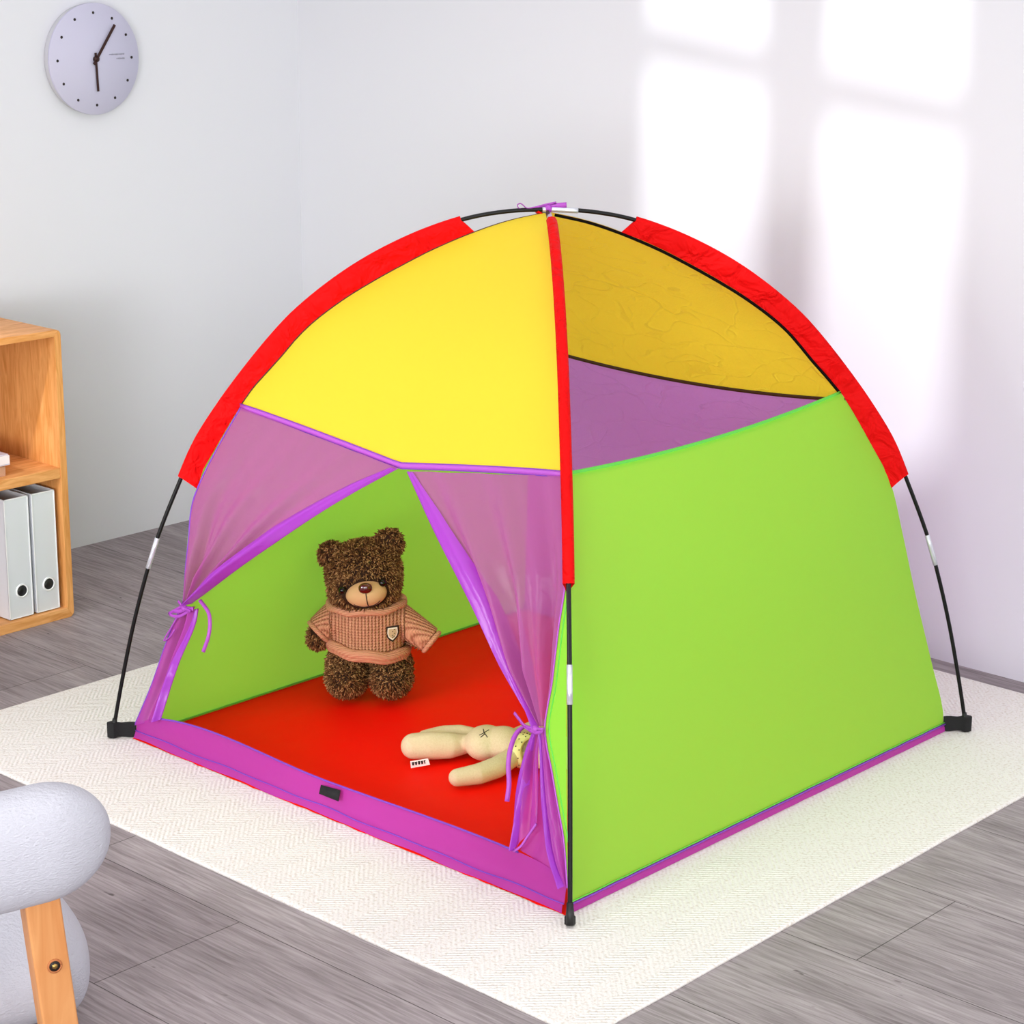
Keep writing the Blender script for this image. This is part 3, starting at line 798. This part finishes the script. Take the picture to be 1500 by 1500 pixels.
# muzzle
mz = MB(); cm = H(.006, -.074, -.024)
mz.ball(cm, (.044, .034, .0285), RT, 28, 20); bear_part(mz, 'muzzle', M['muzzle'])['label'] = 'smooth beige muzzle'
def on_muz(a, h, lift=.0006):   # a: sideways -1..1, h: -1..1
    x, z = .044*a, .0285*h; y = -.034*math.sqrt(max(0, 1-a*a-h*h)); return cm+RT@V((x, y-lift, z))
st = MB(); st.tube([on_muz(.06, h) for h in (.45, .2, -.05, -.35, -.6, -.78)], .0011, 6)
st.tube([on_muz(a, h) for a, h in ((-.62, -.52), (-.4, -.72), (-.15, -.82), (.06, -.8), (.3, -.78), (.5, -.66), (.66, -.48))], .0011, 6)
bear_part(st, 'mouth_stitch', M['thread'])
ns = MB(); ns.ball(cm+RT@V((.003, -.030, .0205)), (.0145, .009, .0115), RT, 20, 14, p=.9); bear_part(ns, 'nose', M['nose'])
for px_, py_ in ((-.042, -.008), (.044, -.004)):
    e = MB(); loc, nn_, ix, ds = bv.ray_cast(H(px_, -.3, py_), RT@V((0, 1, 0))); e.ball((loc if loc else H(px_, -.075, py_))+V((0, -.007, 0)), .0080); bear_part(e, 'eye', M['eye'])
# sweater
s_ = MB()
s_.ball((0, -.004, .172+BZ), (.084, .070, .056), p=.9)
s_.tube([V((0, -.002, .215+BZ)), V((0, -.002, .17+BZ)), V((0, -.004, .116+BZ))], [.070, .078, .080], 24)
s_.tube([V((-.035, 0, .198+BZ)), V((-.070, -.010, .178+BZ)), V((-.100, -.020, .150+BZ))], [.036, .036, .035], 18)
s_.tube([V((.035, 0, .198+BZ)), V((.075, -.010, .172+BZ)), V((.136, -.024, .132+BZ))], [.036, .034, .030], 18)
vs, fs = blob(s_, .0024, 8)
# knit: displaced ribs with little v stitches
tmpn = [V((0, 0, 0)) for _ in vs]
for f_ in fs:
    n_ = (vs[f_[1]]-vs[f_[0]]).cross(vs[f_[2]]-vs[f_[0]])
    for i in f_: tmpn[i] += n_
def knit_h(p):
    if p.x < -.078: w = (p.y*1.0+.3*p.z); c = p.x
    elif p.x > .082: w = (p.y*1.0+.3*p.z); c = p.x
    else: w = p.x if abs(p.x) < .06 and p.y < 0 else math.atan2(p.x, -p.y)*.085; c = p.z
    u = w/.0078; fr = abs((u % 1)-.5)*2
    return -.0022*(1-min(1, fr*1.6))**1 + .0006*math.sin((c+fr*.003)*2*math.pi/.0065)
sgn = 1
c_ = sum((v for v in vs), V((0, 0, 0)))/len(vs)
if sum(tmpn[i].dot(vs[i]-c_) for i in range(0, len(vs), 50)) < 0: sgn = -1
vs2 = [v.copy() for v in vs]
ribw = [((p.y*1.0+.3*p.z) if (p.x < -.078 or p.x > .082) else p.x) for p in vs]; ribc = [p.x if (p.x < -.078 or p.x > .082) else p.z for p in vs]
sw = MB().add(vs2, fs)
def ring(c, a, b_, tilt=0, n=48, wave=.002):
    T = Matrix.Rotation(tilt, 3, 'Y'); return [V(c)+T@V((a*math.cos(2*math.pi*i/n), b_*math.sin(2*math.pi*i/n), wave*math.sin(i*.9))) for i in range(n+1)]
sw.tube(ring((-.002, -.008, .211+BZ), .080, .072, -.04), .0085, 12)
sw.tube(ring((0, -.008, .118+BZ), .086, .080, .12), .0105, 12)
sw.tube(ring((0, -.008, .108+BZ), .084, .077, .12), .0085, 12)
def cuff(c, d, r):
    d = V(d).normalized(); t1 = d.orthogonal().normalized(); t2 = d.cross(t1)
    sw.tube([V(c)+(t1*math.cos(a)+t2*math.sin(a))*r for a in [2*math.pi*i/24 for i in range(25)]], .0055, 10)
cuff((-.104, -.021, .147+BZ), (-.03, -.01, -.028), .029); cuff((.139, -.025, .128+BZ), (.045, -.012, -.034), .025)
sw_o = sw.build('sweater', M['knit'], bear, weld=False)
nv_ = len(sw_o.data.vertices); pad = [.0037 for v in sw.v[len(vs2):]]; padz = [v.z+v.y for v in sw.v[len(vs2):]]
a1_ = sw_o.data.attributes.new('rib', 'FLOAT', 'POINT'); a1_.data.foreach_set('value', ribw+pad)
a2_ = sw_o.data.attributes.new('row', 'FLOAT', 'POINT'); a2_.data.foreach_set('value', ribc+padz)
sw_o['label'] = 'dusty pink brown knitted sweater with rolled hem'
# badge
sbv = BVHTree.FromPolygons(vs2, fs)
def shield(s, mi, lift, name, m, par):
    pts = [(-.5, .5), (.5, .5), (.54, 0), (.42, -.35), (.2, -.55), (0, -.68), (-.2, -.55), (-.42, -.35), (-.54, 0)]
    out = []
    for x, z in pts:
        o_ = V((.057+x*.026*s, -.3, .160+BZ+z*.030*s)); h = sbv.ray_cast(o_, V((0, 1, 0)))[0]
        out.append((h.y if h else -.07, o_.x, o_.z))
    y = sum(a[0] for a in out)/len(out); k = 1.0
    vs_ = [V((a[1], a[0]*.6+(y-.002)*.4-lift, a[2])) for a in out]; n_ = len(vs_)
    mb = MB().add(vs_+[v+V((0, .0012, 0)) for v in vs_], [tuple(range(n_)), tuple(range(n_, 2*n_))]+[(i, (i+1) % n_, n_+(i+1) % n_, n_+i) for i in range(n_)])
    return mb.build(name, m, par, smooth=False), y
bd, yb = shield(1.0, 0, .0035, 'badge', M['thread'], sw_o); bd['label'] = 'black edged shield badge'
shield(.78, 0, .0048, 'badge_face', M['patch_white'], sw_o); shield(.60, 0, .0060, 'badge_center', M['patch_tan'], sw_o)
mb = MB()
for x, z in ((-.12, .28), (.15, .28), (0, .12), (-.18, -.02), (.16, 0), (-.02, -.16), (.12, -.24), (.02, -.32)):
    mb.ball((.057+x*.026, yb-.0078, .160+BZ+z*.030), (.0011, .0006, .0013), nu=8, nv=6)
mb.build('badge_motif', M['thread'], sw_o)

# ------------------------------------------------------------------ PLUSH BUNNY
mat('plush', '#DCCBA8', .95, spec=.1, bump=(420, .5, .0015), noise_col=('#D2BF9A', 300, (1, 1, 1), .25))
mat('scarf', '#EAE29A', .8); mat('tag_white', '#F4EFEA', .7)
bun = empty('plush_bunny', at(715, 1105, 0))
tag(bun, 'cream plush bunny lying on its back on the red tent floor', 'soft toy')
def bl(x, y, z): return at(x, y, z+.0065)-bun.location
bp_ = MB()
def limb(pts, rr): bp_.tube([bl(*p) for p in pts], rr, 16); bp_.ball(bl(*pts[0]), rr[0]); bp_.ball(bl(*pts[-1]), rr[-1])
limb([(606, 1093, .031), (630, 1092, .031), (660, 1092, .029), (690, 1089, .026)], [.0265, .029, .027, .018])
limb([(624, 1083, .026), (650, 1078, .028), (675, 1077, .028), (696, 1078, .028)], [.020, .022, .022, .017])
limb([(670, 1139, .019), (700, 1134, .021), (728, 1124, .024), (752, 1108, .03)], [.0180, .021, .022, .020])
limb([(800, 1066, .02), (780, 1070, .024), (755, 1080, .03)], [.018, .020, .019])
a0, a1 = bl(712, 1084, .040), bl(735, 1090, .038); ax = (a1-a0).normalized()
Mb = Matrix((ax, V((-ax.y, ax.x, 0)).normalized(), V((0, 0, 1)))).transposed()
bp_.ball(bl(712, 1088, .036), (.042, .052, .034), Mb); bp_.ball(bl(738, 1089, .038), (.044, .044, .034), Mb); bp_.ball(bl(760, 1094, .036), (.03, .034, .028), Mb)
hd = bl(806, 1100, .04); bp_.ball(hd, (.052, .048, .039), Mb)
vs, fs = blob(bp_, .0035, 4)
o = MB().add(vs, fs).build('body', M['plush'], bun, weld=False)
for sgn_ in (1, -1):
    e = MB(); d0 = hd+Mb@V((.03, .022*sgn_, .0)); e.tube(smooth_poly([d0, d0+Mb@V((.05, .012*sgn_, -.004)), d0+Mb@V((.10, .03*sgn_, -.016)), d0+Mb@V((.13, .035*sgn_, -.02))], 14), [.008, .011, .014, .016, .017, .018, .018, .018, .017, .016, .014, .012, .008, .003], 12, flat=.5); e.build('ear', M['plush'], bun)
for sgn_ in (1, -1):
    MB().ball(hd+Mb@V((.012, .018*sgn_, .035)), .0035).build('eye', M['eye'], bun)
# X stitch on the tummy
bbv = BVHTree.FromPolygons(vs, fs)
def top_pt(x, y, z=.06):
    p = bl(x, y, z); d = ray(x, y).normalized(); h = bbv.ray_cast(p-d*.3, d)[0]; return (h-d*.001) if h else p
mb = MB()
for q in (((702, 1077), (708, 1074), (716, 1069)), ((708, 1068), (709, 1073), (714, 1080)), ((704, 1080), (710, 1075))):
    mb.tube([top_pt(*c) for c in q], .0009, 6)
mb.build('tummy_stitch', M['thread'], bun)
mb = MB(); mb.tube([top_pt(684, 1088), top_pt(690, 1092), top_pt(694, 1089)], .002, 8); 
# scarf
cc = bl(766, 1100, .036); rg = []
for i in range(41):
    a = 2*math.pi*i/40; rg.append(cc+Mb@V((.004*math.sin(2*a), .034*math.cos(a), .031*math.sin(a))))
scf = MB().ribbon(rg, [Mb@V((1, 0, 0)) for _ in rg], .027, .0035).build('scarf', M['scarf'], bun); scf['label'] = 'pale yellow dotted scarf'
kn_ = MB().ribbon(smooth_poly([bl(756, 1082, .07), bl(750, 1087, .066), bl(747, 1092, .06)], 8), Mb@V((0, 1, 0)), [.004, .008, .01, .012, .014, .015, .015, .012], .0012)
kn_.build('scarf_tip', M['scarf'], bun)
mb = MB()
for i in range(40):
    a = 2*math.pi*i/40; mb.ball(cc+Mb@V((.009*((i % 3)-1), .0385*math.cos(a), .0355*math.sin(a))), .0013, nu=8, nv=6)
mb.build('scarf_dot', M['thread'], bun)['kind'] = 'stuff'
# sewn-in tag
tg = [on_plane(x, y, bl(615, 1118, .012)+bun.location, (CF.x, CF.y, 0))-bun.location for x, y in ((601, 1115), (627, 1111), (630, 1120), (602, 1125))]
away = V((CF.x, CF.y, 0)).normalized(); zmin = min(p.z for p in tg)
for p in tg: p.z += max(0, .0075-zmin)
mb = MB().add([p-away*.001 for p in tg]+[p+away*.0004 for p in tg], [(0, 1, 2, 3), (4, 5, 6, 7), (0, 1, 5, 4), (1, 2, 6, 5), (2, 3, 7, 6), (3, 0, 4, 7)])
tgo = mb.build('sewn_tag', M['tag_white'], bun, smooth=False); tgo['label'] = 'small white sewn in tag with dark print'
mb = MB(); ex = (tg[1]-tg[0]); ey = (tg[3]-tg[0])
for i in range(9):
    u = .1+.085*i; p = tg[0]+ex*u+ey*.18-away*.0016; q = tg[0]+ex*(u+.03*(-1)**i)+ey*.62-away*.0016
    mb.tube([p, q], .0011, 5)
    if i % 2 == 0: mb.tube([p, tg[0]+ex*(u+.07)+ey*(.2+.2*(i % 4)/2)-away*.0016], .0009, 5)
mb.build('tag_print', M['thread'], tgo)

# ------------------------------------------------------------------ BOOKSHELF
sx1, sy1 = -1.372, -.190        # front plane x, right end y
sy0, sx0, sh = -.99, -1.835, .706; T_ = .0185
shelf = empty('bookshelf', ((sx0+sx1)/2, (sy0+sy1)/2, FZ))
tag(shelf, 'low oak bookshelf with rounded corners against the left wall', 'bookshelf')
def sl(x, y, z): return V((x, y, z))-shelf.location
cxs = (sx0+sx1)/2; dep = sx1-sx0; wid = sy1-sy0; rc = .014
# outer carcass: one rounded frame swept round, made as four boards
def rframe(y0, y1, z0, z1, r, n=6):
    pts = []
    for cy, cz, a0_ in ((y1-r, z1-r, 0), (y0+r, z1-r, 90), (y0+r, z0+r, 180), (y1-r, z0+r, 270)):
        for i in range(n+1):
            a = math.radians(a0_+90*i/n); pts.append((cy+r*math.cos(a), cz+r*math.sin(a)))
    return pts
outer = rframe(sy0, sy1, FZ, sh, rc); inner = rframe(sy0+T_, sy1-T_, FZ+T_+.006, sh-T_+.002, .004)
def board(idx, name, m):   # idx: quadrant ranges of the frame loops
    mb = MB(); n_ = len(outer); 
    seq = [i % n_ for i in idx]
    rows = [[sl(sx1, *outer[i]) for i in seq], [sl(sx1, *inner[i]) for i in seq], [sl(sx0, *inner[i]) for i in seq], [sl(sx0, *outer[i]) for i in seq], [sl(sx1, *outer[i]) for i in seq]]
    mb.grid(rows)
    for e in (0, -1): k = [r[e] for r in rows[:4]]; mb.add(k, [(0, 1, 2, 3)])
    return mb.build(name, m, shelf, bevel=.002)
board(range(4, 11), 'top_board', M['oak_y'])        # between upper right and upper left corners
board(range(10, 18), 'side_board', M['oak_z'])
board(range(17, 25), 'base_board', M['oak_y'])
board(list(range(24, 28))+[0, 1, 2, 3, 4], 'side_board', M['oak_z'])
MB().box(sl(sx0+.006, (sy0+sy1)/2, sh/2), (.008, wid-2*T_, sh-2*T_)).build('back_board', M['oak_inner'], shelf, smooth=False)
MB().box(sl(cxs+.001, (sy0+sy1)/2, .358), (dep-.006, wid-2*T_, .026)).build('middle_shelf', M['oak_y'], shelf, bevel=.002)
MB().box(sl(cxs, -.60, .17), (dep-.02, .018, .32)).build('divider_board', M['oak_z'], shelf, bevel=.002)
# the back board at the inside is a darker brown
# binders
mat('binder', '#D9DCE3', .45, bump=(400, .2, .0005)); mat('binder_edge', '#F2F3F6', .4); mat('paper', '#E8E6E0', .9)
def binder(y0, y1, z0, z1, x1, label):
    d = .29; o = empty('ring_binder', (x1-d/2, (y0+y1)/2, z0)); tag(o, label, 'binder', 'ring binders on the bottom shelf')
    w = y1-y0; h = z1-z0; q = V(o.location)
    f = lambda x, y, z: V((x, y, z))-q
    MB().box(f(x1-.0015, (y0+y1)/2, (z0+z1)/2), (.003, w, h)).build('spine', M['binder'], o, bevel=.001)
    for yy in (y0+.0015, y1-.0015): MB().box(f(x1-d/2, yy, (z0+z1)/2), (d, .003, h)).build('cover', M['binder'], o, bevel=.001)
    MB().box(f(x1-d/2-.01, (y0+y1)/2, z0+h*.47), (d-.04, w-.02, h*.86)).build('paper', M['paper'], o, smooth=False)
    mb = MB()
    for yy in (y0+.0012, y1-.0012): mb.box(f(x1+.0004, yy, (z0+z1)/2), (.0022, .0022, h))
    for zz in (z0+.0012, z1-.0012): mb.box(f(x1+.0004, (y0+y1)/2, zz), (.0022, w, .0022))
    mb.build('edge_trim', M['binder_edge'], o, smooth=False)
    c = f(x1+.001, (y0+y1)/2+.004, z0+.066)
    r_ = MB().tube([c+V((0, .0155*math.cos(a), .0155*math.sin(a))) for a in [2*math.pi*i/32 for i in range(33)]], .0022, 8).build('finger_ring', M['binder_edge'], o)
    MB().tube([c-V((.0008, 0, 0)), c+V((.0006, 0, 0))], .0135, 24).build('finger_hole', M['black'], o)
    return o
bz = FZ+T_+.0085
binder(-.366, -.298, bz, .318, -1.386, 'grey white ring binder, left of the two on the lower shelf')
binder(-.288, -.222, bz, .318, -1.386, 'grey white ring binder next to the bookshelf side board')
# stacked books
mat('book_tan', '#C99A80', .6); mat('book_lilac', '#CDC4D0', .5); mat('book_trim', '#F4E6E8', .5)
def book(x0, x1, y0, y1, z0, z1, m, label, slope=0):
    o = empty('book', ((x0+x1)/2, (y0+y1)/2, z0)); tag(o, label, 'book', 'books stacked on the upper shelf'); q = V(o.location)
    h = z1-z0
    MB().box(V((0, -.0, .0015)), (x1-x0, y1-y0, .003)).build('cover', m, o, bevel=.0008)
    MB().box(V((0, -.0, h-.0015)), (x1-x0-slope, y1-y0-slope, .003)).build('cover', m, o, bevel=.0008)
    MB().box(V(((x1-x0)/2-.0015, 0, h/2)), (.003, y1-y0, h-.006)).build('spine', M['book_trim'] if slope else m, o, bevel=.0008)
    MB().box(V((-.004, 0, h/2)), (x1-x0-.01, y1-y0-.008, h-.006)).build('pages', M['paper'], o, smooth=False)
    return o
book(-1.60, -1.400, -.50, -.345, .3715, .398, M['book_tan'], 'tan book, lower of the two stacked on the upper shelf')
book(-1.60, -1.392, -.51, -.337, .3985, .425, M['book_lilac'], 'pale lilac book, upper of the two stacked on the upper shelf', .004)

# ------------------------------------------------------------------ CLOCK
mat('clock_face', '#C6C4DA', .6); mat('clock_rim', '#C9C9CF', .4); mat('copper', '#3A201A', .35, .5)
CK = V((WX, .279, 1.291)); clock = empty('wall_clock', CK)
tag(clock, 'round pale lilac clock with dot markers on the left wall', 'clock')
def disc(x0, x1, r, n=64): return MB().tube([V((x0, 0, 0)), V((x0+.002, 0, 0)), V((x1-.002, 0, 0)), V((x1, 0, 0))], [r-.001, r, r, r-.0015], n)
disc(.0005, .024, .138).build('case', M['clock_rim'], clock, weld=False)
disc(.022, .030, .142).build('dial', M['clock_face'], clock, weld=False)
X_ = .0302
for k in range(12):
    a = math.radians(30*k); MB().tube([V((X_-.001, .117*math.sin(a), .117*math.cos(a))), V((X_+.0006, .117*math.sin(a), .117*math.cos(a)))], .0036, 14).build('hour_dot', M['thread'], clock, weld=False)
def hand(ang, l, w, x, name):
    a = math.radians(ang); d = V((0, math.sin(a), math.cos(a))); s2 = V((0, math.cos(a), -math.sin(a)))
    MB().box(d*(l/2-.008)+V((x, 0, 0)), (.0016, l+.016, w), Matrix((V((1, 0, 0)), d, s2)).transposed()).build(name, M['copper'], clock, smooth=False)
hand(178, .082, .0062, X_+.004, 'hour_hand'); hand(36, .105, .0075, X_+.007, 'minute_hand')
MB().tube([V((X_, 0, 0)), V((X_+.010, 0, 0))], .007, 20).build('hub', M['copper'], clock, weld=False)
mat('fine_print', '#8C8A98', .8)
mb = MB()
for (y0, y1, z) in ((.045, .098, .010), (.068, .098, -.001)):
    m_ = int((y1-y0)/.0045)
    for i in range(m_):
        y = y0+i*.0045; hgt = .0022+.001*((i*7) % 3); mb.tube([V((X_+.0003, y, z-hgt/2)), V((X_+.0003, y+.0022, z+hgt/2)), V((X_+.0003, y+.0035, z-hgt/2))], .0005, 5)
mb.build('fine_print', M['fine_print'], clock, weld=False)

# ------------------------------------------------------------------ ARMCHAIR (near corner)
def boucle():
    m = bpy.data.materials.new('boucle'); m.use_nodes = True; nt = m.node_tree; N = nt.nodes; L = nt.links
    b = N['Principled BSDF']; b.inputs['Base Color'].default_value = lin('#B9B9C2'); b.inputs['Roughness'].default_value = .95; b.inputs['Specular IOR Level'].default_value = .1
    tc = N.new('ShaderNodeTexCoord'); mp = N.new('ShaderNodeMapping'); mp.inputs['Scale'].default_value = (1, 1, 2.6)
    n = N.new('ShaderNodeTexNoise'); n.inputs['Scale'].default_value = 160; n.inputs['Detail'].default_value = 2
    L.new(tc.outputs['Object'], mp.inputs['Vector']); L.new(mp.outputs['Vector'], n.inputs['Vector'])
    bp = N.new('ShaderNodeBump'); bp.inputs['Strength'].default_value = .7; bp.inputs['Distance'].default_value = .003
    L.new(n.outputs['Fac'], bp.inputs['Height']); L.new(bp.outputs['Normal'], b.inputs['Normal']); M['boucle'] = m
boucle()
P0 = at(80, 1206, .40)
aa = V((.33, .944, 0)).normalized(); nv = V((aa.y, -aa.x, 0))
ch = empty('armchair', (P0.x, P0.y, FZ), 0)
tag(ch, 'white boucle armchair with light wooden arm post in the near left corner', 'armchair')
def cp(x, y, off=0.): return on_plane(x, y, P0+nv*off, nv)-V(ch.location)
UP = V((0, 0, 1))
def roll(end_px, mid_px, rv, rl, off, length, cap, name, droop=0):
    e = cp(*end_px, off); rows = []
    d = -aa*math.cos(droop)+V((0, 0, -math.sin(droop))); up = V((0, 0, 1))
    n = 44
    for i in range(n):
        s = length*(i/(n-1))**1.8; t = min(1, s/cap); k = (1-(1-t)**2.05)**(1/2.05) if t < 1 else 1
        row = []
        for j in range(40):
            th = 2*math.pi*j/40; c, s_2 = math.cos(th), math.sin(th)
            x = math.copysign(abs(c)**.85, c)*rl*k; z = math.copysign(abs(s_2)**.85, s_2)*rv*k
            row.append(e+d*s+nv*x+up*z)
        rows.append(row)
    mb = MB().grid(rows, 0, True); mb.f.append(tuple(range(len(mb.v)-40, len(mb.v)))); mb.m.append(0)
    return mb.build(name, M['boucle'], ch)
roll((160, 1210), None, .086, .062, 0, .62, .105, 'arm_pad', .06)['label'] = 'white padded armrest roll'
roll((112, 1362), None, .086, .20, -.27, .62, .08, 'seat_cushion')['label'] = 'white seat cushion'
# wooden post: slanted bar from under the pad down to the floor
pt, pb_ = cp(52, 1280, .012), cp(76, 1440, .012)
dirp = (pb_-pt).normalized(); L1 = (pt.z-.0)/(-dirp.z); foot = pt+dirp*L1
mb = MB(); hw, hd_ = .026, .020; rows = []
for c in (pt, foot):
    rows.append([c-aa*hw-nv*hd_, c+aa*hw-nv*hd_, c+aa*hw+nv*hd_, c-aa*hw+nv*hd_])
rows[1] = [V((p.x, p.y, 0.0005)) for p in rows[1]]
mb.grid(rows, 0, True); mb.f += [(3, 2, 1, 0), (4, 5, 6, 7)]; mb.m += [0, 0]
po = mb.build('arm_post', M['post_wood'], ch, bevel=.004); po['label'] = 'light wooden arm post'
bc = cp(80, 1415, .012+hd_)
rg = [bc+nv*.0004+(aa*math.cos(a)+UP*math.sin(a))*.0095 for a in [2*math.pi*i/28 for i in range(29)]]
MB().tube(rg, .0018, 8).build('bolt_ring', M['oak_inner'], po, weld=False)
MB().tube([bc-nv*.001, bc+nv*.0012], .0090, 24).build('bolt_recess', M['thread'], po, weld=False)
mat('brass', '#C9A15A', .3, .9)
MB().tube([bc, bc+nv*.0024], .0042, 6).build('bolt', M['brass'], po, weld=False)
# rear leg of the chair (outside the frame)
rl_ = V((P0.x, P0.y, 0))-aa*.52-V((ch.location.x, ch.location.y, 0))
mb = MB().box((rl_.x, rl_.y, .165), (.05, .05, .33)); mb.build('leg', M['post_wood'], ch, bevel=.003)

# ------------------------------------------------------------------ light
w = bpy.data.worlds.new('world'); sc.world = w; w.use_nodes = True
w.node_tree.nodes['Background'].inputs[0].default_value = lin('#F4F6FF'); w.node_tree.nodes['Background'].inputs[1].default_value = .35
def area(name, loc, tgt, size, power, color='#FFFFFF', spread=180):
    l = bpy.data.lights.new(name, 'AREA'); l.shape = 'RECTANGLE'; l.size, l.size_y = size; l.energy = power; l.color = lin(color)[:3]; l.spread = math.radians(spread)
    o = bpy.data.objects.new(name, l); col.objects.link(o); o.location = loc
    o.rotation_euler = (V(tgt)-V(loc)).to_track_quat('-Z', 'Y').to_euler(); return o
area('ceiling_softbox', (.6, -1.2, 2.55), (.6, -1.2, 0), (3.2, 3.2), 34)  # added area light under the ceiling for even fill
area('front_softbox', (4.0, -5.6, 1.3), (-1.0, 0, .4), (3.4, 2.2), 172)  # added fill from behind the camera, not a lamp of the room
area('left_softbox', (-.2, -3.9, 1.15), (-.3, -.1, .0), (1.4, 1.0), 10, spread=60)  # added narrow fill to brighten the tent interior through the door
area('wall_softbox', (1.9, -4.3, .8), (-1.855, .15, .25), (.9, .7), 3.6, spread=45)  # added narrow fill to lift the low part of the left wall
area('right_softbox', (4.3, -.6, 1.3), (-1.5, 0, .5), (2.6, 2.0), 47)  # added fill from the open right side, brightens the left wall
sn = bpy.data.lights.new('sun', 'SUN'); sn.energy = 2.6; sn.angle = math.radians(2.4); sn.color = (.98, .98, 1)
so = bpy.data.objects.new('sun', sn); col.objects.link(so); so.rotation_euler = SUN.to_track_quat('-Z', 'Y').to_euler()
vs_ = sc.view_settings; vs_.view_transform = 'Standard'; vs_.look = 'None'; vs_.exposure = -.05; vs_.gamma = 1; vs_.use_curve_mapping = False
sc.cycles.max_bounces = 10; sc.cycles.transparent_max_bounces = 16; sc.cycles.use_denoising = True
